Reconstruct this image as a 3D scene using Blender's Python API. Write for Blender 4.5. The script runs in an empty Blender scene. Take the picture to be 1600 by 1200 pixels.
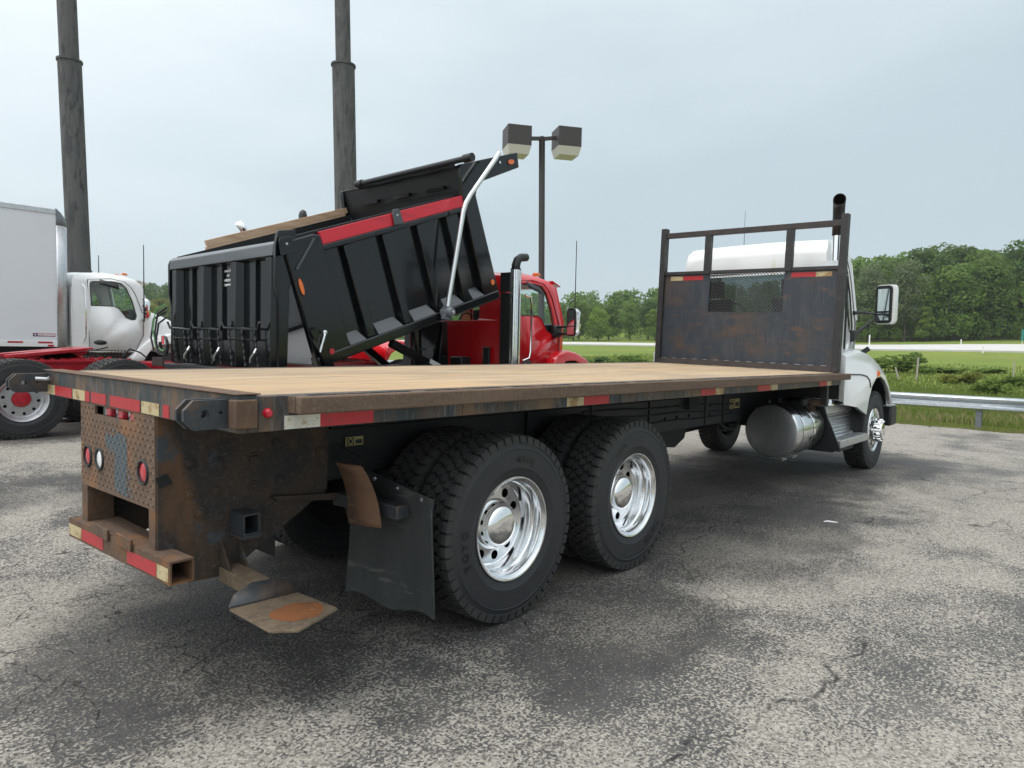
import bpy, bmesh, math, random
import numpy as np
from mathutils import Vector, Matrix, Euler
from mathutils.geometry import tessellate_polygon

random.seed(7)
rng = np.random.default_rng(11)
R = math.radians
scene = bpy.context.scene
COL = scene.collection

# ------------------------------------------------------------------ camera
# The yard is the reference plane (z = 0 under the flatbed); the yard itself
# slopes slightly, so plumb things (poles) lean a little in this frame.
CAM = Vector((-1.2236, -2.4637, 1.5824))
YAW, PITCH, ROLL, FPX = 0.7275, -0.0546, 0.0214, 1066.8
cam_d = bpy.data.cameras.new("camera")
cam = bpy.data.objects.new("camera", cam_d)
COL.objects.link(cam)
fw = Vector((math.cos(YAW)*math.cos(PITCH), math.sin(YAW)*math.cos(PITCH), math.sin(PITCH)))
rt = fw.cross(Vector((0, 0, 1))).normalized()
up = rt.cross(fw)
rt2 = rt*math.cos(ROLL) + up*math.sin(ROLL)
up2 = -rt*math.sin(ROLL) + up*math.cos(ROLL)
mw = Matrix((rt2, up2, -fw)).transposed().to_4x4()
mw.translation = CAM
cam.matrix_world = mw
cam_d.sensor_width = 36.0
cam_d.lens = 36.0*FPX/1600.0
cam_d.clip_start = 0.05
cam_d.clip_end = 3000
scene.camera = cam
PLUMB = Vector((-0.0294, 0.0024, 0.99956))

# ------------------------------------------------------------------ sky, sun, exposure
SUN_AZ, SUN_EL = R(160), R(68)
SDIR = Vector((math.cos(SUN_AZ)*math.cos(SUN_EL), math.sin(SUN_AZ)*math.cos(SUN_EL), math.sin(SUN_EL)))
world = bpy.data.worlds.new("World")
scene.world = world
world.use_nodes = True
nt = world.node_tree
nt.nodes.clear()
def wn(t, **k):
    n = nt.nodes.new(t)
    for a, b in k.items():
        setattr(n, a, b)
    return n
sky = wn('ShaderNodeTexSky', sky_type='NISHITA', sun_disc=False, sun_elevation=SUN_EL,
         sun_rotation=math.pi/2 - SUN_AZ, air_density=1.2, dust_density=3.0, ozone_density=1.0)
bg1 = wn('ShaderNodeBackground'); bg1.inputs[1].default_value = 0.10
nt.links.new(sky.outputs[0], bg1.inputs[0])
tc = wn('ShaderNodeTexCoord')
dot = wn('ShaderNodeVectorMath', operation='DOT_PRODUCT')
nt.links.new(tc.outputs['Generated'], dot.inputs[0])
dot.inputs[1].default_value = SDIR
ns = wn('ShaderNodeTexNoise'); ns.inputs['Scale'].default_value = 1.9; ns.inputs['Detail'].default_value = 4
mp = wn('ShaderNodeMapping'); mp.inputs['Scale'].default_value = (1, 1, 3.2)
nt.links.new(tc.outputs['Generated'], mp.inputs[0]); nt.links.new(mp.outputs[0], ns.inputs['Vector'])
nm = wn('ShaderNodeMath', operation='MULTIPLY_ADD'); nm.inputs[1].default_value = 0.44; nm.inputs[2].default_value = -0.22
nt.links.new(ns.outputs[0], nm.inputs[0])
ad = wn('ShaderNodeMath', operation='ADD')
nt.links.new(dot.outputs['Value'], ad.inputs[0]); nt.links.new(nm.outputs[0], ad.inputs[1])
sh_ = wn('ShaderNodeMapRange'); sh_.inputs[1].default_value = -0.25; sh_.inputs[2].default_value = 1.0
nt.links.new(ad.outputs[0], sh_.inputs[0])
cr = wn('ShaderNodeValToRGB')
e = cr.color_ramp.elements
e[0].position = 0.0; e[0].color = (0.335, 0.40, 0.435, 1)
e[1].position = 1.0; e[1].color = (1.30, 1.35, 1.40, 1)
for p_, c_ in ((0.16, (0.36, 0.43, 0.465, 1)), (0.32, (0.445, 0.51, 0.54, 1)), (0.52, (0.61, 0.66, 0.68, 1)), (0.72, (0.88, 0.92, 0.95, 1))):
    q_ = e.new(p_); q_.color = c_
nt.links.new(sh_.outputs[0], cr.inputs[0])
# paler, milky band along the horizon
sx = wn('ShaderNodeSeparateXYZ'); nt.links.new(tc.outputs['Generated'], sx.inputs[0])
mr = wn('ShaderNodeMapRange'); mr.inputs[1].default_value = 0.0; mr.inputs[2].default_value = 0.17
mr.inputs[3].default_value = 0.62; mr.inputs[4].default_value = 0.0
nt.links.new(sx.outputs[2], mr.inputs[0])
mx = wn('ShaderNodeMix', data_type='RGBA')
nt.links.new(mr.outputs[0], mx.inputs[0]); nt.links.new(cr.outputs[0], mx.inputs[6])
mx.inputs[7].default_value = (0.40, 0.475, 0.515, 1)
bg2 = wn('ShaderNodeBackground'); bg2.inputs[1].default_value = 1.0
nt.links.new(mx.outputs[2], bg2.inputs[0])
ms = wn('ShaderNodeMixShader'); ms.inputs[0].default_value = 0.9
nt.links.new(bg1.outputs[0], ms.inputs[1]); nt.links.new(bg2.outputs[0], ms.inputs[2])
wo = wn('ShaderNodeOutputWorld'); nt.links.new(ms.outputs[0], wo.inputs[0])

sun_d = bpy.data.lights.new("sun", 'SUN')
sun_d.energy = 0.9; sun_d.angle = R(24); sun_d.color = (1.0, 0.96, 0.9)
sun = bpy.data.objects.new("sun", sun_d); COL.objects.link(sun)
sun.rotation_euler = SDIR.to_track_quat('Z', 'Y').to_euler()
sun.location = (0, 0, 30)

scene.view_settings.view_transform = 'Standard'
scene.view_settings.look = 'None'
scene.view_settings.exposure = 0.72
scene.view_settings.gamma = 1.0
scene.view_settings.use_curve_mapping = False

# ------------------------------------------------------------------ materials
def mat(name, col, rough=0.5, metal=0.0, var=(), bump=None, rvar=None, coat=0.0, spec=0.5, trans=0.0, emit=None, coord='Object', objrand=0.0):
    """Principled material; var = list of (scale, lo, hi, colour[, detail, stretch, distort]) laid over the base by noise."""
    m = bpy.data.materials.new(name); m.use_nodes = True
    t = m.node_tree; N = t.nodes; L = t.links
    b = N['Principled BSDF']
    b.inputs['Base Color'].default_value = (*col, 1); b.inputs['Roughness'].default_value = rough
    b.inputs['Metallic'].default_value = metal; b.inputs['Coat Weight'].default_value = coat
    b.inputs['Coat Roughness'].default_value = 0.06
    b.inputs['Specular IOR Level'].default_value = spec
    b.inputs['Transmission Weight'].default_value = trans
    if emit:
        b.inputs['Emission Color'].default_value = (*emit[:3], 1); b.inputs['Emission Strength'].default_value = emit[3]
    tcn = N.new('ShaderNodeTexCoord')
    cur = None; last = None
    for i, v in enumerate(var):
        sc, lo, hi, c2 = v[:4]
        det = v[4] if len(v) > 4 else 5
        st = v[5] if len(v) > 5 else (1, 1, 1)
        dis = v[6] if len(v) > 6 else 0.0
        mpn = N.new('ShaderNodeMapping'); mpn.inputs['Scale'].default_value = st
        mpn.inputs['Location'].default_value = (3.1*i, 1.7*i, 2.3*i)
        L.new(tcn.outputs[coord], mpn.inputs[0])
        n = N.new('ShaderNodeTexNoise'); n.inputs['Scale'].default_value = sc; n.inputs['Detail'].default_value = det
        n.inputs['Roughness'].default_value = 0.62; n.inputs['Distortion'].default_value = dis
        L.new(mpn.outputs[0], n.inputs['Vector'])
        r = N.new('ShaderNodeMapRange'); r.inputs[1].default_value = lo; r.inputs[2].default_value = hi
        L.new(n.outputs[0], r.inputs[0])
        x = N.new('ShaderNodeMix'); x.data_type = 'RGBA'
        L.new(r.outputs[0], x.inputs[0])
        if cur is None:
            x.inputs[6].default_value = (*col, 1)
        else:
            L.new(cur, x.inputs[6])
        x.inputs[7].default_value = (*c2, 1)
        cur = x.outputs[2]; last = r.outputs[0]
    if objrand:
        oi = N.new('ShaderNodeObjectInfo')
        hs = N.new('ShaderNodeHueSaturation')
        r = N.new('ShaderNodeMapRange'); r.inputs[3].default_value = 1-objrand; r.inputs[4].default_value = 1+objrand
        L.new(oi.outputs['Random'], r.inputs[0]); L.new(r.outputs[0], hs.inputs['Value'])
        if cur is None:
            hs.inputs['Color'].default_value = (*col, 1)
        else:
            L.new(cur, hs.inputs['Color'])
        cur = hs.outputs[0]
    if cur is not None:
        L.new(cur, b.inputs['Base Color'])
    if rvar and last is not None:
        r = N.new('ShaderNodeMapRange'); r.inputs[3].default_value = rvar[0]; r.inputs[4].default_value = rvar[1]
        L.new(last, r.inputs[0]); L.new(r.outputs[0], b.inputs['Roughness'])
    if bump:
        n = N.new('ShaderNodeTexNoise'); n.inputs['Scale'].default_value = bump[0]; n.inputs['Detail'].default_value = 6
        mpn = N.new('ShaderNodeMapping'); mpn.inputs['Scale'].default_value = bump[3] if len(bump) > 3 else (1, 1, 1)
        L.new(tcn.outputs[coord], mpn.inputs[0]); L.new(mpn.outputs[0], n.inputs['Vector'])
        bp = N.new('ShaderNodeBump'); bp.inputs['Strength'].default_value = bump[1]; bp.inputs['Distance'].default_value = bump[2]
        L.new(n.outputs[0], bp.inputs['Height']); L.new(bp.outputs[0], b.inputs['Normal'])
    return m

RUST = (0.105, 0.062, 0.038); ORANGE = (0.19, 0.085, 0.03); DKRUST = (0.035, 0.028, 0.024)
M = {}
M['rust_brown'] = mat('rust_brown', RUST, 0.85, var=[(9, .45, .7, (0.075, 0.05, 0.036)), (3.5, .52, .68, ORANGE), (30, .5, .75, (0.14, 0.10, 0.07))], bump=(60, .35, .004))
M['rub_rust'] = mat('rub_rust', (0.135, 0.088, 0.058), 0.85, var=[(4, .4, .7, (0.085, 0.056, 0.038), 5, (.4, 1, 2)), (70, .5, .8, (0.19, 0.14, 0.1))], bump=(90, .3, .003))
M['tread_plate'] = mat('tread_plate', (0.135, 0.085, 0.055), 0.8, var=[(6, .42, .66, (0.10, 0.066, 0.047)), (3.5, .52, .66, (0.22, 0.105, 0.045), 6, (1, 1, .5)), (40, .5, .8, (0.17, 0.12, 0.09))], bump=(70, .3, .003))
M['tread_paint'] = mat('tread_paint', (0.06, 0.082, 0.095), 0.6, var=[(25, .5, .7, (0.12, 0.1, 0.085))], bump=(70, .2, .003))
M['side_rust'] = mat('side_rust', (0.050, 0.036, 0.027), 0.8, var=[(3.2, .44, .60, (0.026, 0.025, 0.026), 8), (2.4, .53, .68, (0.140, 0.070, 0.030), 8, (1, 1, .5), .25), (9, .56, .66, (0.035, 0.030, 0.028), 8), (5, .60, .66, (0.05, 0.06, 0.07), 7), (55, .55, .8, (0.12, 0.095, 0.075))], bump=(28, .5, .006))
M['worn_steel'] = mat('worn_steel', (0.026, 0.035, 0.042), 0.55, var=[(6, .47, .60, (0.085, 0.058, 0.042), 8, (1, 1, .45), .3), (3.0, .52, .62, (0.145, 0.088, 0.048), 8, (1.3, 1.3, .5), .3), (45, .56, .68, (0.115, 0.12, 0.12), 4, (1, 1, .16)), (30, .60, .68, (0.012, 0.015, 0.018), 4, (1, 1, .2))], bump=(50, .3, .003), rvar=(.5, .8))
M['lug_steel'] = mat('lug_steel', (0.030, 0.036, 0.042), 0.55, var=[(8, .5, .66, (0.085, 0.058, 0.042)), (35, .6, .75, (0.10, 0.085, 0.07))], bump=(60, .3, .003))
M['frame_black'] = mat('frame_black', (0.012, 0.014, 0.016), 0.6, var=[(5, .5, .75, (0.028, 0.024, 0.021))], bump=(40, .2, .003))
M['under_black'] = mat('under_black', (0.010, 0.011, 0.012), 0.75, var=[(6, .5, .75, (0.022, 0.018, 0.015))])
M['bulkhead'] = mat('bulkhead', (0.028, 0.036, 0.047), 0.45, var=[(5, .46, .68, (0.050, 0.052, 0.058), 7, (1, 1.6, .5), .5), (2.2, .50, .64, (0.070, 0.050, 0.040), 10, (1, .8, 1.3), .15), (6.5, .58, .69, (0.100, 0.058, 0.040), 9, (1, .6, 1.6), .1), (20, .53, .72, (0.06, 0.066, 0.078), 4, (1, 4, .2)), (16, .55, .75, (0.022, 0.026, 0.034), 4, (1, 4, .3))], bump=(35, .2, .003), rvar=(.4, .7))
M['post_black'] = mat('post_black', (0.022, 0.021, 0.022), 0.5, var=[(9, .5, .7, (0.05, 0.042, 0.038))], bump=(60, .2, .002))
M['bar_brown'] = mat('bar_brown', (0.045, 0.034, 0.03), 0.6, var=[(9, .45, .7, (0.025, 0.022, 0.022))], bump=(60, .2, .002))
M['white_tape'] = mat('white_tape', (0.62, 0.60, 0.52), 0.45, var=[(14, .55, .66, (0.34, 0.24, 0.10)), (45, .62, .7, (0.12, 0.08, 0.05))])
M['old_tape'] = mat('old_tape', (0.50, 0.42, 0.24), 0.5, var=[(12, .5, .62, (0.33, 0.2, 0.08)), (30, .6, .68, (0.1, 0.07, 0.05))])
M['red_tape'] = mat('red_tape', (0.42, 0.022, 0.03), 0.42, var=[(22, .63, .68, (0.09, 0.06, 0.05)), (60, .6, .8, (0.30, 0.016, 0.024))])
M['red_lens'] = mat('red_lens', (0.50, 0.012, 0.03), 0.25, coat=.6, bump=(120, .3, .003))
M['white_lens'] = mat('white_lens', (0.80, 0.82, 0.82), 0.25, coat=.6, bump=(120, .35, .003))
M['amber_lens'] = mat('amber_lens', (0.75, 0.16, 0.02), 0.25, coat=.5)
M['rubber'] = mat('rubber', (0.022, 0.023, 0.025), 0.62, var=[(5, .45, .75, (0.032, 0.032, 0.032)), (50, .5, .8, (0.028, 0.03, 0.034))], bump=(80, .12, .002))
M['tread_rubber'] = mat('tread_rubber', (0.030, 0.030, 0.030), 0.8, var=[(7, .45, .75, (0.048, 0.046, 0.042))], bump=(60, .2, .003))
M['sidewall_letter'] = mat('sidewall_letter', (0.008, 0.008, 0.009), 0.35)
M['flap'] = mat('flap', (0.030, 0.034, 0.035), 0.6, var=[(5, .42, .68, (0.048, 0.052, 0.052), 7, (1, 1, .35)), (26, .6, .75, (0.07, 0.075, 0.075), 5, (1, 2.5, .25)), (9, .60, .68, (0.10, 0.105, 0.10), 7, (1, .35, 2.2), 1.2)], bump=(30, .4, .004))
M['fender_rust'] = mat('fender_rust', (0.15, 0.078, 0.042), 0.7, var=[(8, .45, .7, (0.10, 0.056, 0.036)), (12, .6, .7, (0.26, 0.17, 0.11), 6, (1, .4, 2), 1.0)], bump=(40, .3, .003))
M['pad_rust'] = mat('pad_rust', (0.155, 0.115, 0.075), 0.85, var=[(14, .45, .7, (0.09, 0.065, 0.045)), (55, .5, .75, (0.21, 0.165, 0.115))], bump=(60, .3, .003))
M['pad_orange'] = mat('pad_orange', (0.23, 0.085, 0.028), 0.85, var=[(10, .5, .7, (0.16, 0.065, 0.028)), (35, .62, .72, (0.32, 0.2, 0.12))], bump=(60, .2, .002))
M['polished'] = mat('polished', (0.84, 0.85, 0.86), 0.16, 1.0, var=[(22, .45, .8, (0.72, 0.73, 0.74))], rvar=(.12, .26))
M['chrome'] = mat('chrome', (0.88, 0.88, 0.88), 0.05, 1.0)
M['brushed'] = mat('brushed', (0.72, 0.73, 0.74), 0.2, 1.0, var=[(7, .4, .75, (0.62, 0.63, 0.64))], rvar=(.14, .3), bump=(3, .10, .02))
M['tank_end'] = mat('tank_end', (0.50, 0.51, 0.52), 0.42, 1.0, var=[(6, .4, .75, (0.34, 0.35, 0.36))], rvar=(.36, .5))
M['aluminium'] = mat('aluminium', (0.62, 0.63, 0.64), 0.38, 1.0, var=[(12, .45, .75, (0.48, 0.49, 0.5))], bump=(60, .2, .002))
M['tarp_arm'] = mat('tarp_arm', (0.70, 0.71, 0.72), 0.32, 0.9)
M['white_paint'] = mat('white_paint', (0.78, 0.79, 0.78), 0.22, coat=.6, var=[(2.2, .58, .75, (0.70, 0.70, 0.67))])
M['roof_stain'] = mat('roof_stain', (0.77, 0.78, 0.77), 0.3, coat=.4, var=[(2.0, .60, .72, (0.60, 0.53, 0.38), 4, (1, 1.5, .4))])
M['box_white'] = mat('box_white', (0.72, 0.745, 0.77), 0.35, var=[(2.2, .45, .75, (0.69, 0.715, 0.74))])
M['red_paint'] = mat('red_paint', (0.62, 0.008, 0.014), 0.2, coat=.8)
M['red_frame'] = mat('red_frame', (0.42, 0.010, 0.022), 0.32, coat=.3, var=[(20, .5, .8, (0.22, 0.008, 0.016))])
M['red_board'] = mat('red_board', (0.62, 0.016, 0.036), 0.35, coat=.2, var=[(3, .5, .75, (0.44, 0.012, 0.026), 4, (.3, 1, 3))])
M['black_gloss'] = mat('black_gloss', (0.0035, 0.0045, 0.0055), 0.13, coat=.15, spec=.45)
M['black_satin'] = mat('black_satin', (0.010, 0.011, 0.012), 0.42)
M['body_sheen_grey'] = mat('body_sheen_grey', (0.055, 0.063, 0.07), 0.3, coat=.4)  # sky sheen on the black tailgate bar and ledges, put into the colour
M['inner_grey'] = mat('inner_grey', (0.20, 0.205, 0.21), 0.4, 0.3, var=[(10, .45, .75, (0.15, 0.155, 0.16), 4, (1, 1, .2))])
M['plastic_black'] = mat('plastic_black', (0.012, 0.0125, 0.013), 0.45)
M['hose_green'] = mat('hose_green', (0.10, 0.35, 0.10), 0.5)
M['paper'] = mat('paper', (0.75, 0.75, 0.74), 0.6)
M['ink'] = mat('ink', (0.03, 0.03, 0.035), 0.6)
M['decal_yellow'] = mat('decal_yellow', (0.42, 0.36, 0.14), 0.5)
M['navy'] = mat('navy', (0.03, 0.035, 0.12), 0.4)
M['decal_red'] = mat('decal_red', (0.45, 0.05, 0.09), 0.4)
M['sign_green'] = mat('sign_green', (0.01, 0.20, 0.16), 0.5)
M['glass'] = None
def glass(name, tint, alpha_mix):
    m = bpy.data.materials.new(name); m.use_nodes = True
    t = m.node_tree; t.nodes.clear()
    o = t.nodes.new('ShaderNodeOutputMaterial'); g = t.nodes.new('ShaderNodeBsdfGlossy'); g.inputs['Roughness'].default_value = 0.02
    tr = t.nodes.new('ShaderNodeBsdfTransparent'); tr.inputs[0].default_value = (*tint, 1)
    lw = t.nodes.new('ShaderNodeLayerWeight'); lw.inputs[0].default_value = .5
    f = t.nodes.new('ShaderNodeMath'); f.operation = 'POWER'; f.inputs[1].default_value = 4.0; t.links.new(lw.outputs['Facing'], f.inputs[0])
    a = t.nodes.new('ShaderNodeMath'); a.operation = 'MULTIPLY_ADD'; a.inputs[1].default_value = 0.85; a.inputs[2].default_value = alpha_mix + .045
    x = t.nodes.new('ShaderNodeMixShader')
    t.links.new(f.outputs[0], a.inputs[0]); t.links.new(a.outputs[0], x.inputs[0])
    t.links.new(tr.outputs[0], x.inputs[1]); t.links.new(g.outputs[0], x.inputs[2]); t.links.new(x.outputs[0], o.inputs[0])
    return m
M['glass'] = glass('glass', (0.86, 0.94, 0.91), 0.0)
M['glass_dark'] = glass('glass_dark', (0.20, 0.25, 0.25), 0.03)
M['mirror'] = mat('mirror', (0.75, 0.85, 0.86), 0.03, 1.0)
M['galv'] = mat('galv', (0.50, 0.54, 0.57), 0.42, 0.75, var=[(14, .42, .7, (0.38, 0.42, 0.46)), (60, .5, .75, (0.58, 0.61, 0.63))], rvar=(.35, .5))
M['galv_post'] = mat('galv_post', (0.20, 0.22, 0.245), 0.55, 0.4, var=[(12, .45, .7, (0.16, 0.18, 0.2))])
M['pole_steel'] = mat('pole_steel', (0.092, 0.091, 0.090), 0.75, var=[(2.6, .48, .60, (0.056, 0.055, 0.057), 10, (1.5, 1.5, .28), .25), (5, .56, .62, (0.035, 0.035, 0.037), 9, (1.3, 1.3, .35), .2), (6, .55, .75, (0.12, 0.115, 0.108), 5, (1, 1, .4)), (1.4, .62, .72, (0.13, 0.085, 0.06), 5, (1, 1, .3))], bump=(12, .15, .01))
M['lamp_bronze'] = mat('lamp_bronze', (0.045, 0.038, 0.036), 0.5)
M['lamp_lens'] = mat('lamp_lens', (0.55, 0.54, 0.44), 0.35)
M['lumber'] = mat('lumber', (0.62, 0.43, 0.29), 0.75, var=[(5, .42, .7, (0.44, 0.27, 0.16), 5, (.15, 2, 2)), (3, .55, .7, (0.62, 0.46, 0.31), 4, (.3, 1, 1))])
M['plank'] = mat('plank', (0.48, 0.37, 0.24), 0.85, objrand=0.07, var=[
    (3.0, .42, .66, (0.37, 0.255, 0.145), 6, (.35, 4, 1)), (12, .48, .62, (0.23, 0.155, 0.09), 7, (.10, 8, 1)),
    (30, .56, .72, (0.60, 0.47, 0.31), 5, (.05, 6, 1)), (1.0, .50, .64, (0.30, 0.225, 0.15), 7, (.4, 1, 1), .4), (.55, .54, .66, (0.44, 0.30, 0.17), 5, (.7, 1, 1))], bump=(40, .5, .006, (.06, 3, 1)))
M['bark'] = mat('bark', (0.085, 0.07, 0.055), 0.9)
M['soil'] = mat('soil', (0.10, 0.08, 0.05), 0.9)

def leafmat(name, c, c2, rough=.6):
    m = bpy.data.materials.new(name); m.use_nodes = True
    t = m.node_tree; N = t.nodes; L = t.links; b = N['Principled BSDF']
    b.inputs['Roughness'].default_value = rough; b.inputs['Specular IOR Level'].default_value = 0.2
    g = N.new('ShaderNodeNewGeometry'); oi = N.new('ShaderNodeObjectInfo')
    tcn = N.new('ShaderNodeTexCoord')
    n = N.new('ShaderNodeTexNoise'); n.inputs['Scale'].default_value = .55; n.inputs['Detail'].default_value = 3
    L.new(tcn.outputs['Object'], n.inputs['Vector'])
    a = N.new('ShaderNodeMath'); a.operation = 'MULTIPLY_ADD'; a.inputs[1].default_value = .45
    L.new(g.outputs['Random Per Island'], a.inputs[0]); L.new(n.outputs[0], a.inputs[2])
    r = N.new('ShaderNodeMapRange'); r.inputs[1].default_value = .4; r.inputs[2].default_value = 1.0
    L.new(a.outputs[0], r.inputs[0])
    x = N.new('ShaderNodeMix'); x.data_type = 'RGBA'; x.inputs[6].default_value = (*c, 1); x.inputs[7].default_value = (*c2, 1)
    L.new(r.outputs[0], x.inputs[0])
    hs = N.new('ShaderNodeHueSaturation')
    r2 = N.new('ShaderNodeMapRange'); r2.inputs[3].default_value = .80; r2.inputs[4].default_value = 1.42
    L.new(oi.outputs['Random'], r2.inputs[0]); L.new(r2.outputs[0], hs.inputs['Value'])
    L.new(x.outputs[2], hs.inputs['Color']); L.new(hs.outputs[0], b.inputs['Base Color'])
    tl = N.new('ShaderNodeBsdfTranslucent'); L.new(hs.outputs[0], tl.inputs[0])
    ms_ = N.new('ShaderNodeMixShader'); ms_.inputs[0].default_value = .45
    L.new(b.outputs[0], ms_.inputs[1]); L.new(tl.outputs[0], ms_.inputs[2])
    L.new(ms_.outputs[0], N['Material Output'].inputs[0])
    return m
LEAF = {
    'mid': leafmat('leaf_mid', (0.080, 0.138, 0.028), (0.130, 0.200, 0.042)),
    'dark': leafmat('leaf_dark', (0.058, 0.112, 0.028), (0.095, 0.160, 0.038)),
    'bright': leafmat('leaf_bright', (0.105, 0.170, 0.028), (0.170, 0.240, 0.045)),
    'pale': leafmat('leaf_pale', (0.150, 0.195, 0.090), (0.230, 0.285, 0.140)),
    'olive': leafmat('leaf_olive', (0.095, 0.135, 0.042), (0.150, 0.190, 0.062)),
    'yellow': leafmat('leaf_yellow', (0.150, 0.175, 0.030), (0.220, 0.235, 0.048)),
    'far': leafmat('leaf_far', (0.070, 0.125, 0.036), (0.110, 0.175, 0.048)),
    'grass': leafmat('grass_blade', (0.125, 0.175, 0.036), (0.200, 0.245, 0.060)),
    'dry': leafmat('grass_dry', (0.230, 0.200, 0.095), (0.320, 0.275, 0.140)),
}
# ------------------------------------------------------------------ geometry helpers
class G:
    def __init__(s):
        s.v = []; s.f = []
    def add(s, vs, fs):
        o = len(s.v); s.v += [tuple(p) for p in vs]; s.f += [tuple(i+o for i in f) for f in fs]; return s
    def box(s, x0, x1, y0, y1, z0, z1):
        return s.add([(x0,y0,z0),(x1,y0,z0),(x1,y1,z0),(x0,y1,z0),(x0,y0,z1),(x1,y0,z1),(x1,y1,z1),(x0,y1,z1)],
                     [(0,3,2,1),(4,5,6,7),(0,1,5,4),(1,2,6,5),(2,3,7,6),(3,0,4,7)])
    def prism(s, pts, ax, a, b):
        n = len(pts)
        def mk(p, t):
            return {'X': (t, p[0], p[1]), 'Y': (p[0], t, p[1]), 'Z': (p[0], p[1], t)}[ax]
        vs = [mk(p, a) for p in pts] + [mk(p, b) for p in pts]
        fs = [tuple(range(n))[::-1], tuple(range(n, 2*n))] + [(i, (i+1) % n, n+(i+1) % n, n+i) for i in range(n)]
        return s.add(vs, fs)
    def beam(s, p0, p1, w, h, upv=(0,0,1)):
        p0, p1 = Vector(p0), Vector(p1); d = (p1-p0).normalized(); u = Vector(upv)
        sd = d.cross(u)
        if sd.length < 1e-4: sd = d.cross(Vector((1,0,0)))
        sd.normalize(); u = sd.cross(d)
        vs = []
        for p in (p0, p1):
            for a, b in ((-1,-1),(1,-1),(1,1),(-1,1)):
                vs.append(p + sd*(a*w/2) + u*(b*h/2))
        return s.add(vs, [(0,1,2,3)[::-1],(4,5,6,7),(0,1,5,4),(1,2,6,5),(2,3,7,6),(3,0,4,7)])
    def tube(s, path, r, n=10, caps=True):
        path = [Vector(p) for p in path]; k = len(path)
        rs = r if isinstance(r, (list, tuple)) else [r]*k
        ref = None; vs = []
        for i, p in enumerate(path):
            d = (path[min(i+1, k-1)] - path[max(i-1, 0)]).normalized()
            if ref is None:
                ref = d.orthogonal().normalized()
            ref = (ref - d*ref.dot(d))
            if ref.length < 1e-5: ref = d.orthogonal()
            ref.normalize(); b = d.cross(ref)
            for j in range(n):
                a = 2*math.pi*j/n
                vs.append(p + (ref*math.cos(a) + b*math.sin(a))*rs[i])
        fs = [(i*n+j, i*n+(j+1) % n, (i+1)*n+(j+1) % n, (i+1)*n+j) for i in range(k-1) for j in range(n)]
        if caps:
            fs += [tuple(range(n))[::-1], tuple(range((k-1)*n, k*n))]
        return s.add(vs, fs)
    def lathe(s, prof, c=(0,0,0), ax='Y', n=48, caps=False):
        """prof = [(radius, along)] turned about axis ax through c"""
        vs = []
        for r, t in prof:
            for j in range(n):
                a = 2*math.pi*j/n; p, q = r*math.cos(a), r*math.sin(a)
                v = {'X': (t, p, q), 'Y': (p, t, q), 'Z': (p, q, t)}[ax]
                vs.append((v[0]+c[0], v[1]+c[1], v[2]+c[2]))
        k = len(prof)
        fs = [(i*n+j, i*n+(j+1) % n, (i+1)*n+(j+1) % n, (i+1)*n+j) for i in range(k-1) for j in range(n)]
        if caps:
            fs += [tuple(range(n))[::-1], tuple(range((k-1)*n, k*n))]
        return s.add(vs, fs)
    def holed(s, outer, holes, fn):
        """flat plate with holes; fn maps 2-D to 3-D"""
        polys = [outer] + holes
        tri = tessellate_polygon([[Vector((p[0], p[1], 0)) for p in q] for q in polys])
        flat = [p for q in polys for p in q]
        return s.add([fn(*p) for p in flat], tri)
    def loft(s, rings, closed=True, caps=True):
        n = len(rings[0]); vs = [p for r in rings for p in r]
        m = n if closed else n-1
        fs = [(i*n+j, i*n+(j+1) % n, (i+1)*n+(j+1) % n, (i+1)*n+j) for i in range(len(rings)-1) for j in range(m)]
        if caps and closed:
            fs += [tuple(range(n))[::-1], tuple(range((len(rings)-1)*n, len(rings)*n))]
        return s.add(vs, fs)
    def poly(s, *pts):
        return s.add(pts, [tuple(range(len(pts)))])
    def map(s, fn):
        s.v = [tuple(fn(*p)) for p in s.v]; return s

OFF = {}
def mesh(name, g, m, sm=35, recalc=True):
    me = bpy.data.meshes.new(name)
    me.from_pydata([tuple(p) for p in g.v], [], g.f)
    if recalc:
        bm = bmesh.new(); bm.from_mesh(me)
        bmesh.ops.remove_doubles(bm, verts=bm.verts, dist=1e-5)
        bmesh.ops.recalc_face_normals(bm, faces=bm.faces)
        bm.to_mesh(me); bm.free()
    if m is not None:
        me.materials.append(m)
    if sm:
        me.polygons.foreach_set('use_smooth', [True]*len(me.polygons))
        me.set_sharp_from_angle(angle=R(sm))
    me.update()
    return me
def O(name, g, m, parent=None, bevel=0.0, sm=35, local=False, label=None, kind=None, seg=2, recalc=True, solid=0.0):
    off = OFF.get(parent.name) if (parent is not None and not local) else None
    if off is not None:
        g.v = [(p[0]-off[0], p[1]-off[1], p[2]-off[2]) for p in g.v]
    if isinstance(m, str): m = M[m]
    o = bpy.data.objects.new(name, mesh(name, g, m, sm, recalc)); COL.objects.link(o)
    if parent is not None:
        o.parent = parent
        if off is not None: OFF[o.name] = off
    if solid:
        d = o.modifiers.new('thick', 'SOLIDIFY'); d.thickness = solid; d.offset = -1
    if bevel:
        b = o.modifiers.new('bevel', 'BEVEL'); b.width = bevel; b.segments = seg; b.limit_method = 'ANGLE'; b.angle_limit = R(32)
    if label: o['label'] = label
    if kind: o['kind'] = kind
    return o
def thing(name, label, cat, loc=(0,0,0), group=None):
    o = bpy.data.objects.new(name, None); COL.objects.link(o)
    o.empty_display_size = .3
    o.location = loc; o['label'] = label; o['category'] = cat
    if group: o['group'] = group
    OFF[o.name] = tuple(loc)
    return o
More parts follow.
